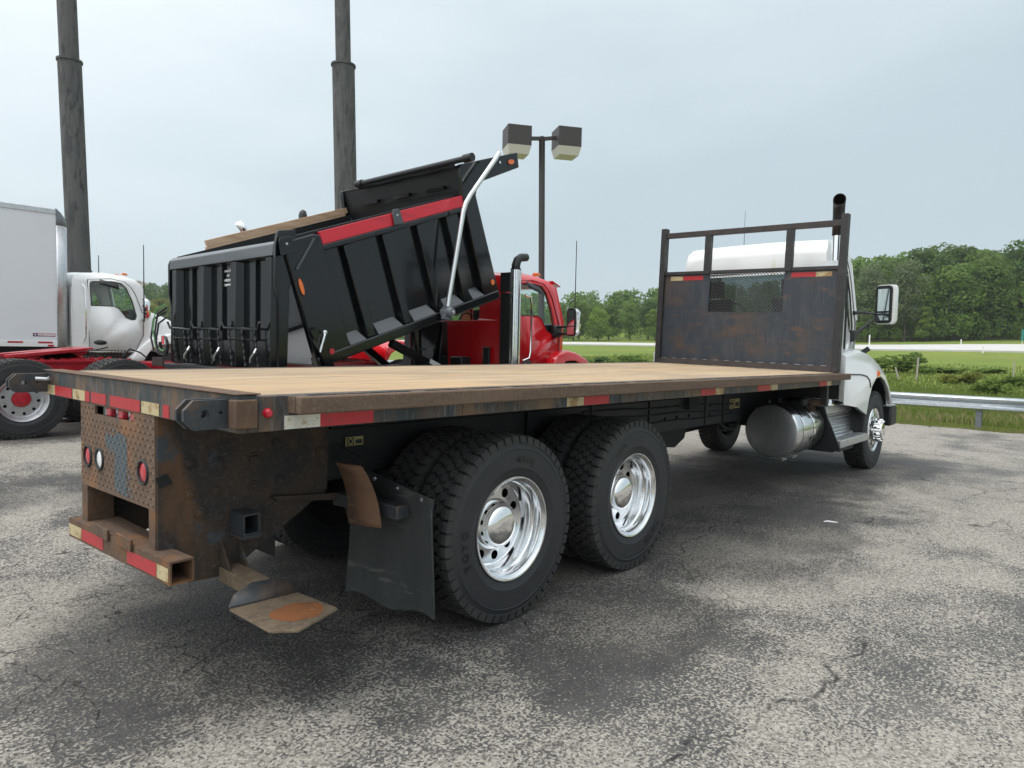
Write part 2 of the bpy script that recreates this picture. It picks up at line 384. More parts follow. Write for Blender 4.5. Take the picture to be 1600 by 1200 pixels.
def part_empty(name, parent, loc, rotz=0.0):
    o = bpy.data.objects.new(name, None); COL.objects.link(o); o.parent = parent
    off = OFF.get(parent.name, (0,0,0)); o.location = (loc[0]-off[0], loc[1]-off[1], loc[2]-off[2])
    o.rotation_euler = (0, 0, rotz); o.empty_display_size = .2
    return o
def link_copy(o, parent, loc=None):
    c = o.copy(); COL.objects.link(c); c.parent = parent
    if loc is not None: c.location = loc
    return c
def tag(o, label, cat, group=None):
    o['label'] = label; o['category'] = cat
    if group: o['group'] = group
    return o
def text_geo(txt, size, bold=0.0):
    cu = bpy.data.curves.new('lettering', 'FONT'); cu.body = txt; cu.size = size
    cu.align_x = 'CENTER'; cu.align_y = 'CENTER'; cu.offset = bold; cu.resolution_u = 2
    ob = bpy.data.objects.new('lettering', cu); COL.objects.link(ob)
    bpy.context.view_layer.update()
    ev = ob.evaluated_get(bpy.context.evaluated_depsgraph_get()); me = ev.to_mesh()
    g = G(); g.add([tuple(v.co) for v in me.vertices], [tuple(p.vertices) for p in me.polygons])
    ev.to_mesh_clear(); bpy.data.objects.remove(ob); bpy.data.curves.remove(cu)
    return g

def circ(cx, cy, r, n=16, a0=0.0):
    return [(cx+r*math.cos(a0+2*math.pi*i/n), cy+r*math.sin(a0+2*math.pi*i/n)) for i in range(n)]

# gentle crown of the yard
def yard_z(x, y):
    t = min(max((y-2.6)/6.0, 0.0), 1.0); t = t*t*(3-2*t)
    return 0.2*t
# broad terrain: thin-plate surface through surveyed spots
TP = np.array([
 (16.6,-30,0),(16.6,-20,0),(16.6,-12,0),(16.6,-6,0),(16.6,-1,0),(16.6,2,0),(16.6,6,.12),(16.6,10,.2),(16.6,20,.2),(16.6,30,.2),(16.6,45,.2),
 (10,-30,0),(0,-30,0),(0,0,0),(8,-8,0),(10,0,0),(0,12,.2),(8,12,.2),(0,30,.2),(8,30,.2),(0,50,.2),(12,50,.2),(-30,0,0),(-30,30,.1),(-30,-30,0),
 (20.16,-.72,-.24),(28.6,0,-.35),(42.3,1.2,-.16),(61,2.8,.36),(79.7,4.4,1.08),(99.7,6.2,1.98),(117.2,7.75,3.12),(133.4,9.2,3.89),(154.6,11,4.83),(198.4,15.1,10.8),
 (20,2.1,-.29),(26.8,3.6,-.28),(41.3,6.8,-.14),(60.4,11,.48),(82.9,16,1.34),(105.3,21,2.21),(122.2,24.7,3.08),(139,28.5,3.87),(155.8,32.2,4.66),(212,45,13),
 (21.4,11.1,-.22),(33.6,18.5,-.07),(51,29,.4),(77.2,45,1.24),(106.9,62.9,2.22),(119.1,70.3,2.74),(129.6,76.7,3.4),(147,87.2,4.12),(225.8,135.1,12.8),
 (23.6,29.7,-.2),(36,45.9,.15),(73.5,94.4,1.29),(104.6,134.8,2.76),(185.8,240,12.1),
 (21,62.7,.11),(43.5,128,.67),(73.4,215,2.86),(118.5,346,13.2),(2.4,83.7,.07),(6,170,.59),(11,285,2.73),(18.7,458,13),
 (24.4,-5.55,-.39),(34.6,-6.7,-.45),(51,-8.6,-.21),(73.5,-11.2,.43),(96,-13.8,1.18),(111,-15.45,1.96),(130.4,-17.6,3.18),(148.4,-19.7,3.96),(178.3,-23,5.1),(238,-29.7,11.7),
 (30,-60,-.5),(80,-70,.5),(150,-90,3),(240,-110,10),(0,-100,0),(-100,-100,0),(-100,0,0),(-100,100,.5),(-60,250,1),(330,-140,16),(330,60,22),(300,200,20),(240,360,20),(60,560,20)], float)
def _tps_fit(P):
    n = len(P); d = np.linalg.norm(P[:, None, :2]-P[None, :, :2], axis=2)
    K = np.where(d > 0, d*d*np.log(np.maximum(d, 1e-9)), 0)
    A = np.zeros((n+3, n+3)); A[:n, :n] = K + 3.0*np.eye(n); A[:n, n] = 1; A[:n, n+1:] = P[:, :2]; A[n, :n] = 1; A[n+1:, :n] = P[:, :2].T
    return np.linalg.solve(A, np.r_[P[:, 2], 0, 0, 0])
_W = _tps_fit(TP)
def terr(xy):
    xy = np.atleast_2d(np.asarray(xy, float)); out = np.zeros(len(xy))
    for i in range(0, len(xy), 4000):
        q = xy[i:i+4000]; d = np.linalg.norm(q[:, None, :]-TP[None, :, :2], axis=2)
        out[i:i+4000] = np.where(d > 0, d*d*np.log(np.maximum(d, 1e-9)), 0) @ _W[:-3] + _W[-3] + q @ _W[-2:]
    r = np.hypot(xy[:, 0], xy[:, 1])
    return np.where(r > 420, np.clip(out, 0, 24), out)
EDGE_X = 16.45
def field_z(xy):
    xy = np.atleast_2d(np.asarray(xy, float)); z = terr(xy)
    x, y = xy[:, 0], xy[:, 1]
    t = np.clip((y-2.6)/6, 0, 1); yz = .2*t*t*(3-2*t)
    w = np.clip((x-EDGE_X)/3.0, 0, 1); w = w*w*(3-2*w)
    return np.where(x < EDGE_X, yz-.06, (yz-.02)*(1-w) + z*w)
def fz(x, y):
    return float(field_z([(x, y)])[0])
# ------------------------------------------------------------------ ground materials
def asphalt_mat():
    m = bpy.data.materials.new('worn_asphalt'); m.use_nodes = True
    t = m.node_tree; N = t.nodes; L = t.links; b = N['Principled BSDF']
    tcn = N.new('ShaderNodeTexCoord'); P = tcn.outputs['Object']
    def noise(sc, det=5, loc=(0,0,0), st=(1,1,1), dist=0.0, rough=.6):
        mp = N.new('ShaderNodeMapping'); mp.inputs['Location'].default_value = loc; mp.inputs['Scale'].default_value = st
        L.new(P, mp.inputs[0]); n = N.new('ShaderNodeTexNoise'); n.inputs['Scale'].default_value = sc; n.inputs['Detail'].default_value = det
        n.inputs['Distortion'].default_value = dist; n.inputs['Roughness'].default_value = rough
        L.new(mp.outputs[0], n.inputs['Vector']); return n.outputs[0]
    def rng_(s, lo, hi, a=0.0, c=1.0):
        r = N.new('ShaderNodeMapRange'); r.inputs[1].default_value = lo; r.inputs[2].default_value = hi
        r.inputs[3].default_value = a; r.inputs[4].default_value = c; L.new(s, r.inputs[0]); return r.outputs[0]
    def mth(op, a, c):
        x = N.new('ShaderNodeMath'); x.operation = op
        for i, v in enumerate((a, c)):
            if isinstance(v, (int, float)): x.inputs[i].default_value = v
            else: L.new(v, x.inputs[i])
        return x.outputs[0]
    def mix(f, a, c):
        x = N.new('ShaderNodeMix'); x.data_type = 'RGBA'
        if isinstance(f, (int, float)): x.inputs[0].default_value = f
        else: L.new(f, x.inputs[0])
        for i, v in ((6, a), (7, c)):
            if isinstance(v, tuple): x.inputs[i].default_value = (*v, 1)
            else: L.new(v, x.inputs[i])
        return x.outputs[2]
    # how much of the black sealer is left, in big ragged patches stretched along the traffic
    big = noise(.42, 6, (1.3, 4.2, 0), (1, 1.25, 1), .5)
    mid = noise(1.6, 6, (7, 2, 0), (1, 1, 1), .3)
    worn = mth('ADD', rng_(big, .30, .72), mth('MULTIPLY', rng_(mid, .3, .7), .70))
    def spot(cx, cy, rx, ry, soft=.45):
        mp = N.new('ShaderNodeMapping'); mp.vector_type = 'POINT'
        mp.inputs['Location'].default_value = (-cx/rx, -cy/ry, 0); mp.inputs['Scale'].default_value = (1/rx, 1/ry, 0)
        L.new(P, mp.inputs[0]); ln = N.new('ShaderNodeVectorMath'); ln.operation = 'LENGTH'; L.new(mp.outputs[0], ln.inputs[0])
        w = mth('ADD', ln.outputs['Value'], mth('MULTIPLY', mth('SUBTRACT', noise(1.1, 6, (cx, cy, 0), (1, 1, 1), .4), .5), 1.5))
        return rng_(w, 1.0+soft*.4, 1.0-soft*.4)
    s = spot(.45, 1.1, 1.0, .9)      # shade under the trucks painted into the colour, with damp, oil-darkened ground
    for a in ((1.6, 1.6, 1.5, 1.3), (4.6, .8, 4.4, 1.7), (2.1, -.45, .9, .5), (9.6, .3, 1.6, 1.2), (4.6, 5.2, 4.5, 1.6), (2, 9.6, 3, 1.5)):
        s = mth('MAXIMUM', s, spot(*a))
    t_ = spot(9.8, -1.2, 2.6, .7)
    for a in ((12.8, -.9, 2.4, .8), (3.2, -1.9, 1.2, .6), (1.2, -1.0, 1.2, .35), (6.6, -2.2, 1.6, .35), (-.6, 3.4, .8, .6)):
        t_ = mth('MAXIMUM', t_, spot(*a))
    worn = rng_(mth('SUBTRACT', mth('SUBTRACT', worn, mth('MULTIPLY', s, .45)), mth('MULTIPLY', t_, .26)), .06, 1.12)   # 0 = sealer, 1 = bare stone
    # stone chips
    grain = noise(66, 2, (0, 0, 0), (1, 1, 1), 0, .55)
    grain2 = noise(24, 4, (3, 5, 0), (1, 1, 1), 0, .7)
    g = mth('ADD', mth('MULTIPLY', grain, .62), mth('MULTIPLY', grain2, .38))
    thr = rng_(worn, 0, 1, .565, .345)
    chip = rng_(mth('SUBTRACT', g, thr), -.020, .026)
    vor = N.new('ShaderNodeTexVoronoi'); vor.inputs['Scale'].default_value = 95; L.new(P, vor.inputs['Vector'])
    bw = N.new('ShaderNodeSeparateColor'); L.new(vor.outputs['Color'], bw.inputs[0])
    stone = mix(rng_(bw.outputs[0], 0, 1), (0.19, 0.176, 0.150), (0.385, 0.362, 0.315))
    stone = mix(rng_(bw.outputs[1], .8, .95), stone, (0.14, 0.125, 0.112))
    binder = mix(rng_(noise(9, 5, (9, 1, 0)), .35, .7), (0.056, 0.055, 0.055), (0.096, 0.092, 0.088))
    binder = mix(rng_(grain, .5, .75, 0, .55), binder, (0.145, 0.138, 0.128))
    col = mix(chip, binder, stone)
    # fine pale dust caught in the low spots
    col = mix(mth('MULTIPLY', rng_(noise(.8, 5, (20, 3, 0)), .52, .75), .28), col, (0.36, 0.335, 0.29))
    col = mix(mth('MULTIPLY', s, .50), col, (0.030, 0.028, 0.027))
    # cracks
    def cracks(sc, w, lo, hi, loc, off=.0):
        dn = N.new('ShaderNodeTexNoise'); dn.inputs['Scale'].default_value = 2.2; dn.inputs['Detail'].default_value = 4
        L.new(P, dn.inputs['Vector'])
        va = N.new('ShaderNodeVectorMath'); va.operation = 'MULTIPLY_ADD'
        va.inputs[1].default_value = (.55, .55, 0); L.new(dn.outputs['Color'], va.inputs[0]); L.new(P, va.inputs[2])
        v = N.new('ShaderNodeTexVoronoi'); v.feature = 'DISTANCE_TO_EDGE'; v.inputs['Scale'].default_value = sc
        L.new(va.outputs[0], v.inputs['Vector'])
        c = rng_(v.outputs['Distance'], w, w*.25)
        return mth('MULTIPLY', c, rng_(noise(.30, 3, loc), lo, hi))
    ck = mth('MAXIMUM', cracks(2.1, .013, .52, .58, (4.5, 9.3, 0)), cracks(.5, .0055, .42, .50, (1, 1, 0)))
    ck = mth('MULTIPLY', ck, rng_(noise(11, 3), .38, .6))
    col = mix(mth('MULTIPLY', ck, .85), col, (0.022, 0.02, 0.019))
    L.new(col, b.inputs['Base Color'])
    L.new(rng_(chip, 0, 1, .62, .9), b.inputs['Roughness']); b.inputs['Specular IOR Level'].default_value = .35
    hgt = mth('SUBTRACT', mth('ADD', mth('MULTIPLY', chip, .5), mth('MULTIPLY', grain, .9)), mth('MULTIPLY', ck, 1.2))
    bp = N.new('ShaderNodeBump'); bp.inputs['Strength'].default_value = .75; bp.inputs['Distance'].default_value = .008
    L.new(hgt, bp.inputs['Height']); L.new(bp.outputs[0], b.inputs['Normal'])
    return m
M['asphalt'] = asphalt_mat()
M['field'] = mat('field_grass', (0.145, 0.200, 0.036), 0.95, spec=.15, var=[
    (.055, .44, .60, (0.195, 0.235, 0.046), 5), (.22, .54, .70, (0.105, 0.155, 0.032), 6), (.9, .5, .72, (0.18, 0.205, 0.058), 6, (1, 1, .3)),
    (.12, .60, .70, (0.22, 0.205, 0.075), 5), (5, .5, .75, (0.075, 0.115, 0.022), 5)], bump=(3.5, .8, .12))
M['concrete_road'] = mat('concrete_road', (0.50, 0.49, 0.47), 0.9, var=[(.4, .45, .7, (0.44, 0.43, 0.41)), (6, .5, .8, (0.54, 0.53, 0.51))])

# ------------------------------------------------------------------ yard, field, road
def grid_sheet(xs, ys, zf):
    X, Y = np.meshgrid(xs, ys, indexing='ij'); Z = zf(np.c_[X.ravel(), Y.ravel()])
    n, m_ = X.shape; g = G(); g.v = [tuple(p) for p in np.c_[X.ravel(), Y.ravel(), Z]]
    g.f = [(i*m_+j, (i+1)*m_+j, (i+1)*m_+j+1, i*m_+j+1) for i in range(n-1) for j in range(m_-1)]
    return g
def yz_arr(p):
    t = np.clip((p[:, 1]-2.6)/6, 0, 1); return .2*t*t*(3-2*t)
xs = np.r_[np.linspace(-40, 14, 28), np.linspace(14.5, 16.2, 4)]
ys = np.r_[np.linspace(-40, 0, 15), np.linspace(1, 12, 23), np.linspace(14, 60, 16)]
g = grid_sheet(xs, ys, yz_arr)
# ragged outer edge of the paving
o0 = len(g.v); yy = np.linspace(-40, 60, 401); er = random.Random(3)
ed = [(EDGE_X + er.uniform(-.07, .10) + .09*math.sin(y*1.3) + .05*math.sin(y*4.1), y) for y in yy]
g.v += [(16.2, y, yard_z(16, y)) for y in yy] + [(x, y, yard_z(16, y)-.004) for x, y in ed]
k = len(yy); g.f += [(o0+i, o0+k+i, o0+k+i+1, o0+i+1) for i in range(k-1)]
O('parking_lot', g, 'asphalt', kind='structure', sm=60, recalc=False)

def spread_axis(neg, pos, fine0, fine1, step):
    a = list(np.arange(fine0, fine1, step)); d = step
    while a[-1] < pos: d *= 1.12; a.append(a[-1]+d)
    d = step
    while a[0] > neg: d *= 1.12; a.insert(0, a[0]-d)
    return np.array(a)
g = grid_sheet(spread_axis(-900, 1200, 14, 60, 1.0), spread_axis(-900, 1200, -12, 40, 1.5), field_z)
O('field', g, 'field', kind='structure', sm=60, recalc=False)

# far road: a banked strip of pale concrete
RN = np.array([(178, -78), (137, -35), (111.5, -15.2), (99.3, 6.0), (104.8, 20.6), (106.6, 62.4), (90, 112), (66, 180), (36, 280)])
RF = np.array([(190, -72), (149, -30), (130.5, -15.5), (117.2, 7.75), (121.7, 24.5), (119.1, 70.3), (101, 118), (76, 186), (46, 286)])
def smooth_line(P, n):
    P = np.asarray(P, float); d = np.r_[0, np.cumsum(np.linalg.norm(np.diff(P, axis=0), axis=1))]
    u = np.linspace(0, d[-1], n); q = np.c_[np.interp(u, d, P[:, 0]), np.interp(u, d, P[:, 1])]
    for _ in range(12): q[1:-1] = (q[:-2]+2*q[1:-1]+q[2:])/4
    return q
a = smooth_line(RN, 90); c = smooth_line(RF, 90)
za, zc = field_z(a), field_z(c); g = G()
kk = 7
g.v = []
for i in range(90):
    for j in range(kk):
        t = j/(kk-1); p = a[i]*(1-t)+c[i]*t
        g.v.append((p[0], p[1], max(za[i]*(1-t)+zc[i]*t, float(field_z([p])[0])) + .22))
# skirts so the slab has edges
g.f = [(i*kk+j, (i+1)*kk+j, (i+1)*kk+j+1, i*kk+j+1) for i in range(89) for j in range(kk-1)]
o0 = len(g.v); g.v += [(g.v[i*kk][0], g.v[i*kk][1], g.v[i*kk][2]-.5) for i in range(90)]
g.f += [(o0+i, o0+i+1, (i+1)*kk, i*kk) for i in range(89)]
O('road', g, 'concrete_road', kind='structure', sm=60, recalc=False)

# ------------------------------------------------------------------ guard rail at the edge of the yard
GX = 16.95
gr = thing('guardrail', 'galvanised steel W-beam guardrail along the grass edge of the yard', 'guardrail', (GX, 0, 0))
prof = [(-.155, .012), (-.135, -.035), (-.105, -.058), (-.06, -.052), (-.03, -.01), (0, .0), (.03, -.01), (.06, -.052), (.105, -.058), (.135, -.035), (.155, .012)]
def rail_z(y): return .545 - .02*0 + (yard_z(16, y) if y > 2 else 0)
seg_y = np.arange(-24.2, 40, 3.81)
for i in range(len(seg_y)-1):
    g = G(); rings = []
    for y in np.linspace(seg_y[i]-.10, seg_y[i+1]+.10, 4):
        dx = .004 if i % 2 else 0.0
        rings.append([(GX+p[1]*1.15-dx, y, rail_z(y)+p[0]*1.03) for p in prof])
    g.loft(rings, closed=False, caps=False)
    O('rail_panel', g, 'galv', gr, sm=40, solid=.004)
for y in np.arange(-23.02, 40, 3.81/2):
    g = G(); z = rail_z(y); x0 = GX+.02; w = .055
    for xa, xb, ya, yb in ((x0, x0+.012, y-w, y+w), (x0+.138, x0+.15, y-w, y+w), (x0+.012, x0+.138, y-.006, y+.006)):
        g.box(xa, xb, ya, yb, fz(GX+.1, y)-.6, z+.10)
    O('post', g, 'galv_post', gr)
    g = G().lathe([(0, -.075), (.018, -.07), (.018, -.055)], (GX, y, z), 'X', 8); O('bolt', g, 'galv', gr)

# ------------------------------------------------------------------ plumb columns and the lot light
def along(base, h):  # point h metres up a plumb line
    return (base[0]+PLUMB.x*h, base[1]+PLUMB.y*h, base[2]+h)
def big_pole(base, r1, h1, r2, h2, label):
    t = thing('steel_column', label, 'steel column', base)
    n = 40
    def tube_at(r, za, zb, k=2):
        g = G(); rings = []
        for i in range(k+1):
            c_ = along(base, za+(zb-za)*i/k); rings.append([(c_[0]+r*math.cos(2*math.pi*j/n), c_[1]+r*math.sin(2*math.pi*j/n), c_[2]) for j in range(n)])
        return g.loft(rings)
    O('lower_tube', tube_at(r1, -.3, h1, 6), 'pole_steel', t, sm=50)
    O('collar', tube_at(r1*1.10, h1+.002, h1+.07), 'pole_steel', t, sm=50)
    O('upper_tube', tube_at(r2, h1+.072, h2, 6), 'pole_steel', t, sm=50)
    g = tube_at(r1*1.5, -.3, .05); O('base_plate', g, 'pole_steel', t)
    return t
P1 = (6.17, 22.96, .18); P2 = (14.36, 19.90, .15)
big_pole(P1, .335, 10.13, .275, 21, 'thick mottled grey steel column rising behind the white box truck')
big_pole(P2, .415, 11.8, .28, 22, 'thick mottled grey steel column rising behind the raised dump body')

lb = (13.93, 9.9, .2)
t = thing('parking_lot_light', 'bronze lot light pole with two square lamp heads behind the red cab', 'lamp post', lb)
top = along(lb, 7.25)
def sq_pole(p0, p1, w):
    g = G(); return g.beam(p0, p1, w, w, (1, 0, 0))
O('pole', sq_pole(along(lb, .02), top, .125), 'lamp_bronze', t, bevel=.006)
O('base_plate', G().box(lb[0]-.17, lb[0]+.17, lb[1]-.17, lb[1]+.17, lb[2]-.02, lb[2]+.03), 'lamp_bronze', t)
# the arm runs roughly across the view
adir = Vector((.83, -.56, 0)).normalized(); aperp = Vector((-adir.y, adir.x, 0))
for s_ in (-1, 1):
    c_ = Vector(top) + adir*(s_*.72) + Vector((0, 0, -.24 if s_ < 0 else -.15)); hw = .335
    def box_pts(z0, z1, h0, h1):
        r0 = [c_ + adir*(a*h0) + aperp*(b_*h0) + Vector((0, 0, z0)) for a, b_ in ((-1, -1), (1, -1), (1, 1), (-1, 1))]
        r1_ = [c_ + adir*(a*h1) + aperp*(b_*h1) + Vector((0, 0, z1)) for a, b_ in ((-1, -1), (1, -1), (1, 1), (-1, 1))]
        return [tuple(p) for p in r0], [tuple(p) for p in r1_]
    r0, r1_ = box_pts(-.13, .40, hw, hw)
    hd = O('lamp_head', G().loft([r0, r1_]), 'lamp_bronze', t, bevel=.008)
    r0, r1_ = box_pts(-.36, -.132, hw*.82, hw*.99)
    O('lens', G().loft([r0, r1_]), 'lamp_lens', hd)
    O('arm', G().beam(Vector(top)+adir*(s_*.05)+Vector((0, 0, -.06)), c_+adir*(-s_*(hw-.01))+Vector((0, 0, .15)), .09, .09), 'lamp_bronze', t)

# ------------------------------------------------------------------ vegetation
def leaf_cloud(centres, radii, per, size, seed, flat=.75, aim_up=.35):
    """leaf-sized quads scattered through a set of clumps"""
    r = np.random.default_rng(seed); V = []; 
    for c_, ra, n in zip(centres, radii, per):
        d = r.normal(size=(n, 3)); d /= np.linalg.norm(d, axis=1)[:, None]
        rad = np.cbrt(r.uniform(.18, 1, n))[:, None]
        p = np.asarray(c_) + d*rad*np.asarray(ra)*np.array([1, 1, flat])
        nrm = d*1.0 + r.normal(size=(n, 3))*.55 + np.array([0, 0, aim_up]); nrm /= np.linalg.norm(nrm, axis=1)[:, None]
        u = np.cross(nrm, r.normal(size=(n, 3))); u /= np.linalg.norm(u, axis=1)[:, None]; w = np.cross(nrm, u)
        s = (size*r.uniform(.6, 1.35, n))[:, None]
        V.append(np.stack([p-u*s, p-w*s*.62, p+u*s, p+w*s*.62], 1))
    V = np.concatenate(V).reshape(-1, 3)
    return V
def quads_mesh(name, V, m):
    n = len(V)//4; me = bpy.data.meshes.new(name)
    me.vertices.add(len(V)); me.vertices.foreach_set('co', V.astype(np.float32).ravel())
    me.loops.add(n*4); me.loops.foreach_set('vertex_index', np.arange(n*4, dtype=np.int32))
    me.polygons.add(n); me.polygons.foreach_set('loop_start', np.arange(0, n*4, 4, dtype=np.int32))
    me.update(calc_edges=True); me.materials.append(m); return me
def tree_proto(seed, h, w, kind='round', size=.27, n=5200):
    r = random.Random(seed); g = G(); cb = h*(.18 if kind != 'tall' else .28)
    tr = h*.014+.05
    path = [(0, 0, -.6)] + [(r.uniform(-.03, .03)*h*k/5, r.uniform(-.03, .03)*h*k/5, h*.86*k/5) for k in range(1, 6)]
    g.tube(path, [tr*1.4, tr*1.05, tr*.9, tr*.7, tr*.45, tr*.15], 7)
    cs, rs, ns_ = [], [], []
    k = 15 if kind != 'cone' else 11
    for i in range(k):
        t = (i+.5)/k; a = i*2.4+r.uniform(-.5, .5)
        z = cb + (h*.93-cb)*t
        if kind == 'round': prof = (math.sin(math.pi*min(1, .22+t*.74))**.7)
        elif kind == 'tall': prof = (math.sin(math.pi*min(1, .16+t*.78))**.55)*.85
        else: prof = (1-t)*.95+.08
        d = w/2*prof*r.uniform(.45, .8)
        c_ = (d*math.cos(a), d*math.sin(a), z)
        rad = w*.5*(.34+.34*prof)*r.uniform(.75, 1.15)
        cs.append(c_); rs.append((rad, rad, rad*.85)); ns_.append(int(n/k*(.5+prof)))
        if i % 2 == 0:
            g.tube([(0, 0, z*.72), (c_[0]*.5, c_[1]*.5, z*.86), c_], [tr*.42, tr*.3, tr*.1], 5)
    return g, leaf_cloud(cs, rs, ns_, size, seed)
PROTO = []
for sd, h_, w_, kd in ((1, 15, 10.5, 'round'), (2, 16, 9.0, 'tall'), (3, 13, 10, 'round'), (4, 17, 10, 'tall'), (5, 12, 8.5, 'round'), (6, 9, 5.0, 'cone')):
    g, V = tree_proto(sd, h_, w_, kd)
    PROTO.append((mesh('trunk', g, M['bark'], sm=50, recalc=False), V, h_, kd))
_leaf_me = {}
def crown_mesh(pi, tone):
    if (pi, tone) not in _leaf_me:
        _leaf_me[(pi, tone)] = quads_mesh('crown', PROTO[pi][1], LEAF[tone])
    return _leaf_me[(pi, tone)]
def plant_tree(name, pi, tone, x, y, h, label, group, rz, wide=1.0):
    t = bpy.data.objects.new(name, None); COL.objects.link(t); t.empty_display_size = .5
    s = h/PROTO[pi][2]; t.location = (x, y, fz(x, y)); t.rotation_euler = (0, 0, rz); t.scale = (s*wide, s*wide, s)
    t['label'] = label; t['category'] = 'tree'
    if group: t['group'] = group
    a = bpy.data.objects.new('trunk', PROTO[pi][0]); COL.objects.link(a); a.parent = t
    b_ = bpy.data.objects.new('crown', crown_mesh(pi, tone)); COL.objects.link(b_); b_.parent = t
    return t
# front edge of the wood, seen from the yard (world)
EDGE = np.array([(205, -60), (178.3, -23.1), (156, 11), (146, 29.5), (140, 55), (134, 79.6), (122, 108), (104.6, 136), (84, 175), (69, 206), (40, 250)], float)
ED = smooth_line(EDGE, 260)
dl = np.r_[0, np.cumsum(np.linalg.norm(np.diff(ED, axis=0), axis=1))]
def edge_at(s, off):
    x, y = np.interp(s, dl, ED[:, 0]), np.interp(s, dl, ED[:, 1])
    x2, y2 = np.interp(s+1, dl, ED[:, 0]), np.interp(s+1, dl, ED[:, 1])
    t = np.array([x2-x, y2-y]); t /= max(np.linalg.norm(t), 1e-6); nrm = np.array([t[1], -t[0]])
    if nrm @ np.array([1.0, .6]) < 0: nrm = -nrm
    return x+nrm[0]*off, y+nrm[1]*off
def px_of(x, y, z):
    d = Vector((x, y, z))-CAM; k = d.dot(fw); return 800+FPX*d.dot(rt2)/k, 600-FPX*d.dot(up2)/k
r = random.Random(21)
WHERE = lambda px: ('right' if px > 1250 else 'mid' if px > 840 else 'left')
TONE_TXT = {'mid': 'mid-green', 'dark': 'dark green', 'bright': 'bright green', 'olive': 'olive green', 'pale': 'pale grey-green', 'yellow': 'yellow-green', 'far': 'deep green'}
PLACE = {'right': 'beyond the road right of the white cab', 'mid': 'beyond the road between red cab and bulkhead', 'left': 'far behind the white hood of the box truck'}
placed = []
s = 0.0
rows = ((0, 6.6, .80), (9, 8.0, 1.0), (20, 9, 1.05), (33, 10, 1.0), (48, 12, 1.0))
for off, step, hk in rows:
    s = r.uniform(0, 4)
    while s < dl[-1]-2:
        x, y = edge_at(s, off+r.uniform(-2, 2)); px, py = px_of(x, y, fz(x, y)+6)
        s += step*r.uniform(.7, 1.3)
        w_ = WHERE(px)
        vis = (1325 < px < 1625) or (862 < px < 1032) or (218 < px < 290)
        hgt = {'right': 17.6, 'mid': 8.9, 'left': 11.0}[w_]*hk*r.uniform(.88, 1.10)
        if 1290 < px < 1420: hgt *= .93
        placed.append((off, px, x, y, hgt, w_, vis))
forest = []
ORD = ['first', 'second', 'third', 'fourth', 'fifth', 'sixth', 'seventh', 'eighth', 'ninth', 'tenth', 'eleventh', 'twelfth', 'thirteenth', 'fourteenth', 'fifteenth', 'sixteenth', 'seventeenth', 'eighteenth', 'nineteenth', 'twentieth']
FROM = {'right': 'the white cab', 'mid': 'the red hood', 'left': "the box truck's hood"}
count = {}
for off, px, x, y, hgt, w_, vis in sorted(placed, key=lambda q: q[1]):
    tone = r.choice({'right': ['mid', 'mid', 'dark', 'mid', 'bright', 'mid', 'far'], 'mid': ['mid', 'mid', 'far', 'mid', 'bright'], 'left': ['yellow', 'yellow', 'olive', 'mid']}[w_])
    pi = r.choice([0, 1, 2, 3, 4])
    if vis and off < 40:
        row = {0: 'front', 9: 'second', 20: 'third', 33: 'back'}[off]
        k_ = count[(w_, off)] = count.get((w_, off), 0) + 1
        lab = f"{ {'round': 'broad', 'tall': 'tall', 'cone': 'pointed'}[PROTO[pi][3]] } {TONE_TXT[tone]} tree, {ORD[k_-1]} from {FROM[w_]} in the wood's {row} row"
        plant_tree('leafy_tree', pi, tone, x, y, hgt, lab, 'trees of the wood across the road' if w_ != 'left' else 'trees far behind the box truck', r.uniform(0, 6.28), r.uniform(.95, 1.2))
    else:
        forest.append((pi, x, y, hgt))
# a few singular trees in front
for px_, off, pi, tone, hh, lab in ((1.0, -2.5, 3, 'pale', 15.0, 'pale grey-green feathery tree at the wood edge just right of the bulkhead'),
                              (2.0, -2.0, 3, 'pale', 15.5, 'pale grey-green feathery tree above the white mirror at the wood edge'),
                              (3.0, -5.0, 5, 'bright', 6.6, 'small pointed bright green tree in front of the wood right of the mirror')):
    tgt = {1.0: 1358, 2.0: 1413, 3.0: 1449}[px_]
    best = min(np.linspace(0, dl[-1], 800), key=lambda s_: abs(px_of(*edge_at(s_, off), 8)[0]-tgt))
    x, y = edge_at(best, off); plant_tree('leafy_tree', pi, tone, x, y, hh, lab, None, px_, .75 if pi == 3 else 1.0)
# undergrowth along the wood edge and the wood behind, one mass each
def mass(name, items, tone, per, size, lab, cat):
    Vs = []
    for i, (pi, x, y, hgt) in enumerate(items):
        V = PROTO[pi][1]; n = len(V)//4
        q = np.random.default_rng(i).permutation(n)[:per]
        v = V.reshape(-1, 4, 3)[q].copy(); c_ = v.mean(1, keepdims=True); v = c_+(v-c_)*size
        s_ = hgt/PROTO[pi][2]; a_ = i*1.7; ca, sa = math.cos(a_), math.sin(a_)
        v = v.reshape(-1, 3)*s_; v = np.c_[v[:, 0]*ca-v[:, 1]*sa, v[:, 0]*sa+v[:, 1]*ca, v[:, 2]]
        Vs.append(v + np.array([x, y, fz(x, y)]))
    o = bpy.data.objects.new(name, quads_mesh(name, np.concatenate(Vs), LEAF[tone])); COL.objects.link(o)
    o['kind'] = 'stuff'; o['label'] = lab; o['category'] = cat
far_items = [(i % 5, *edge_at(s_, o_+random.Random(i).uniform(-6, 6)), 12.0 + 5.0*(s_ < 90)) for i, (s_, o_) in enumerate((s_, o_) for o_ in (62, 80, 100) for s_ in np.arange(0, dl[-1], 11.0))]
mass('forest', forest + far_items, 'mid', 800, 2.4, 'deep mass of the wood behind the front trees', 'forest')
hill = []
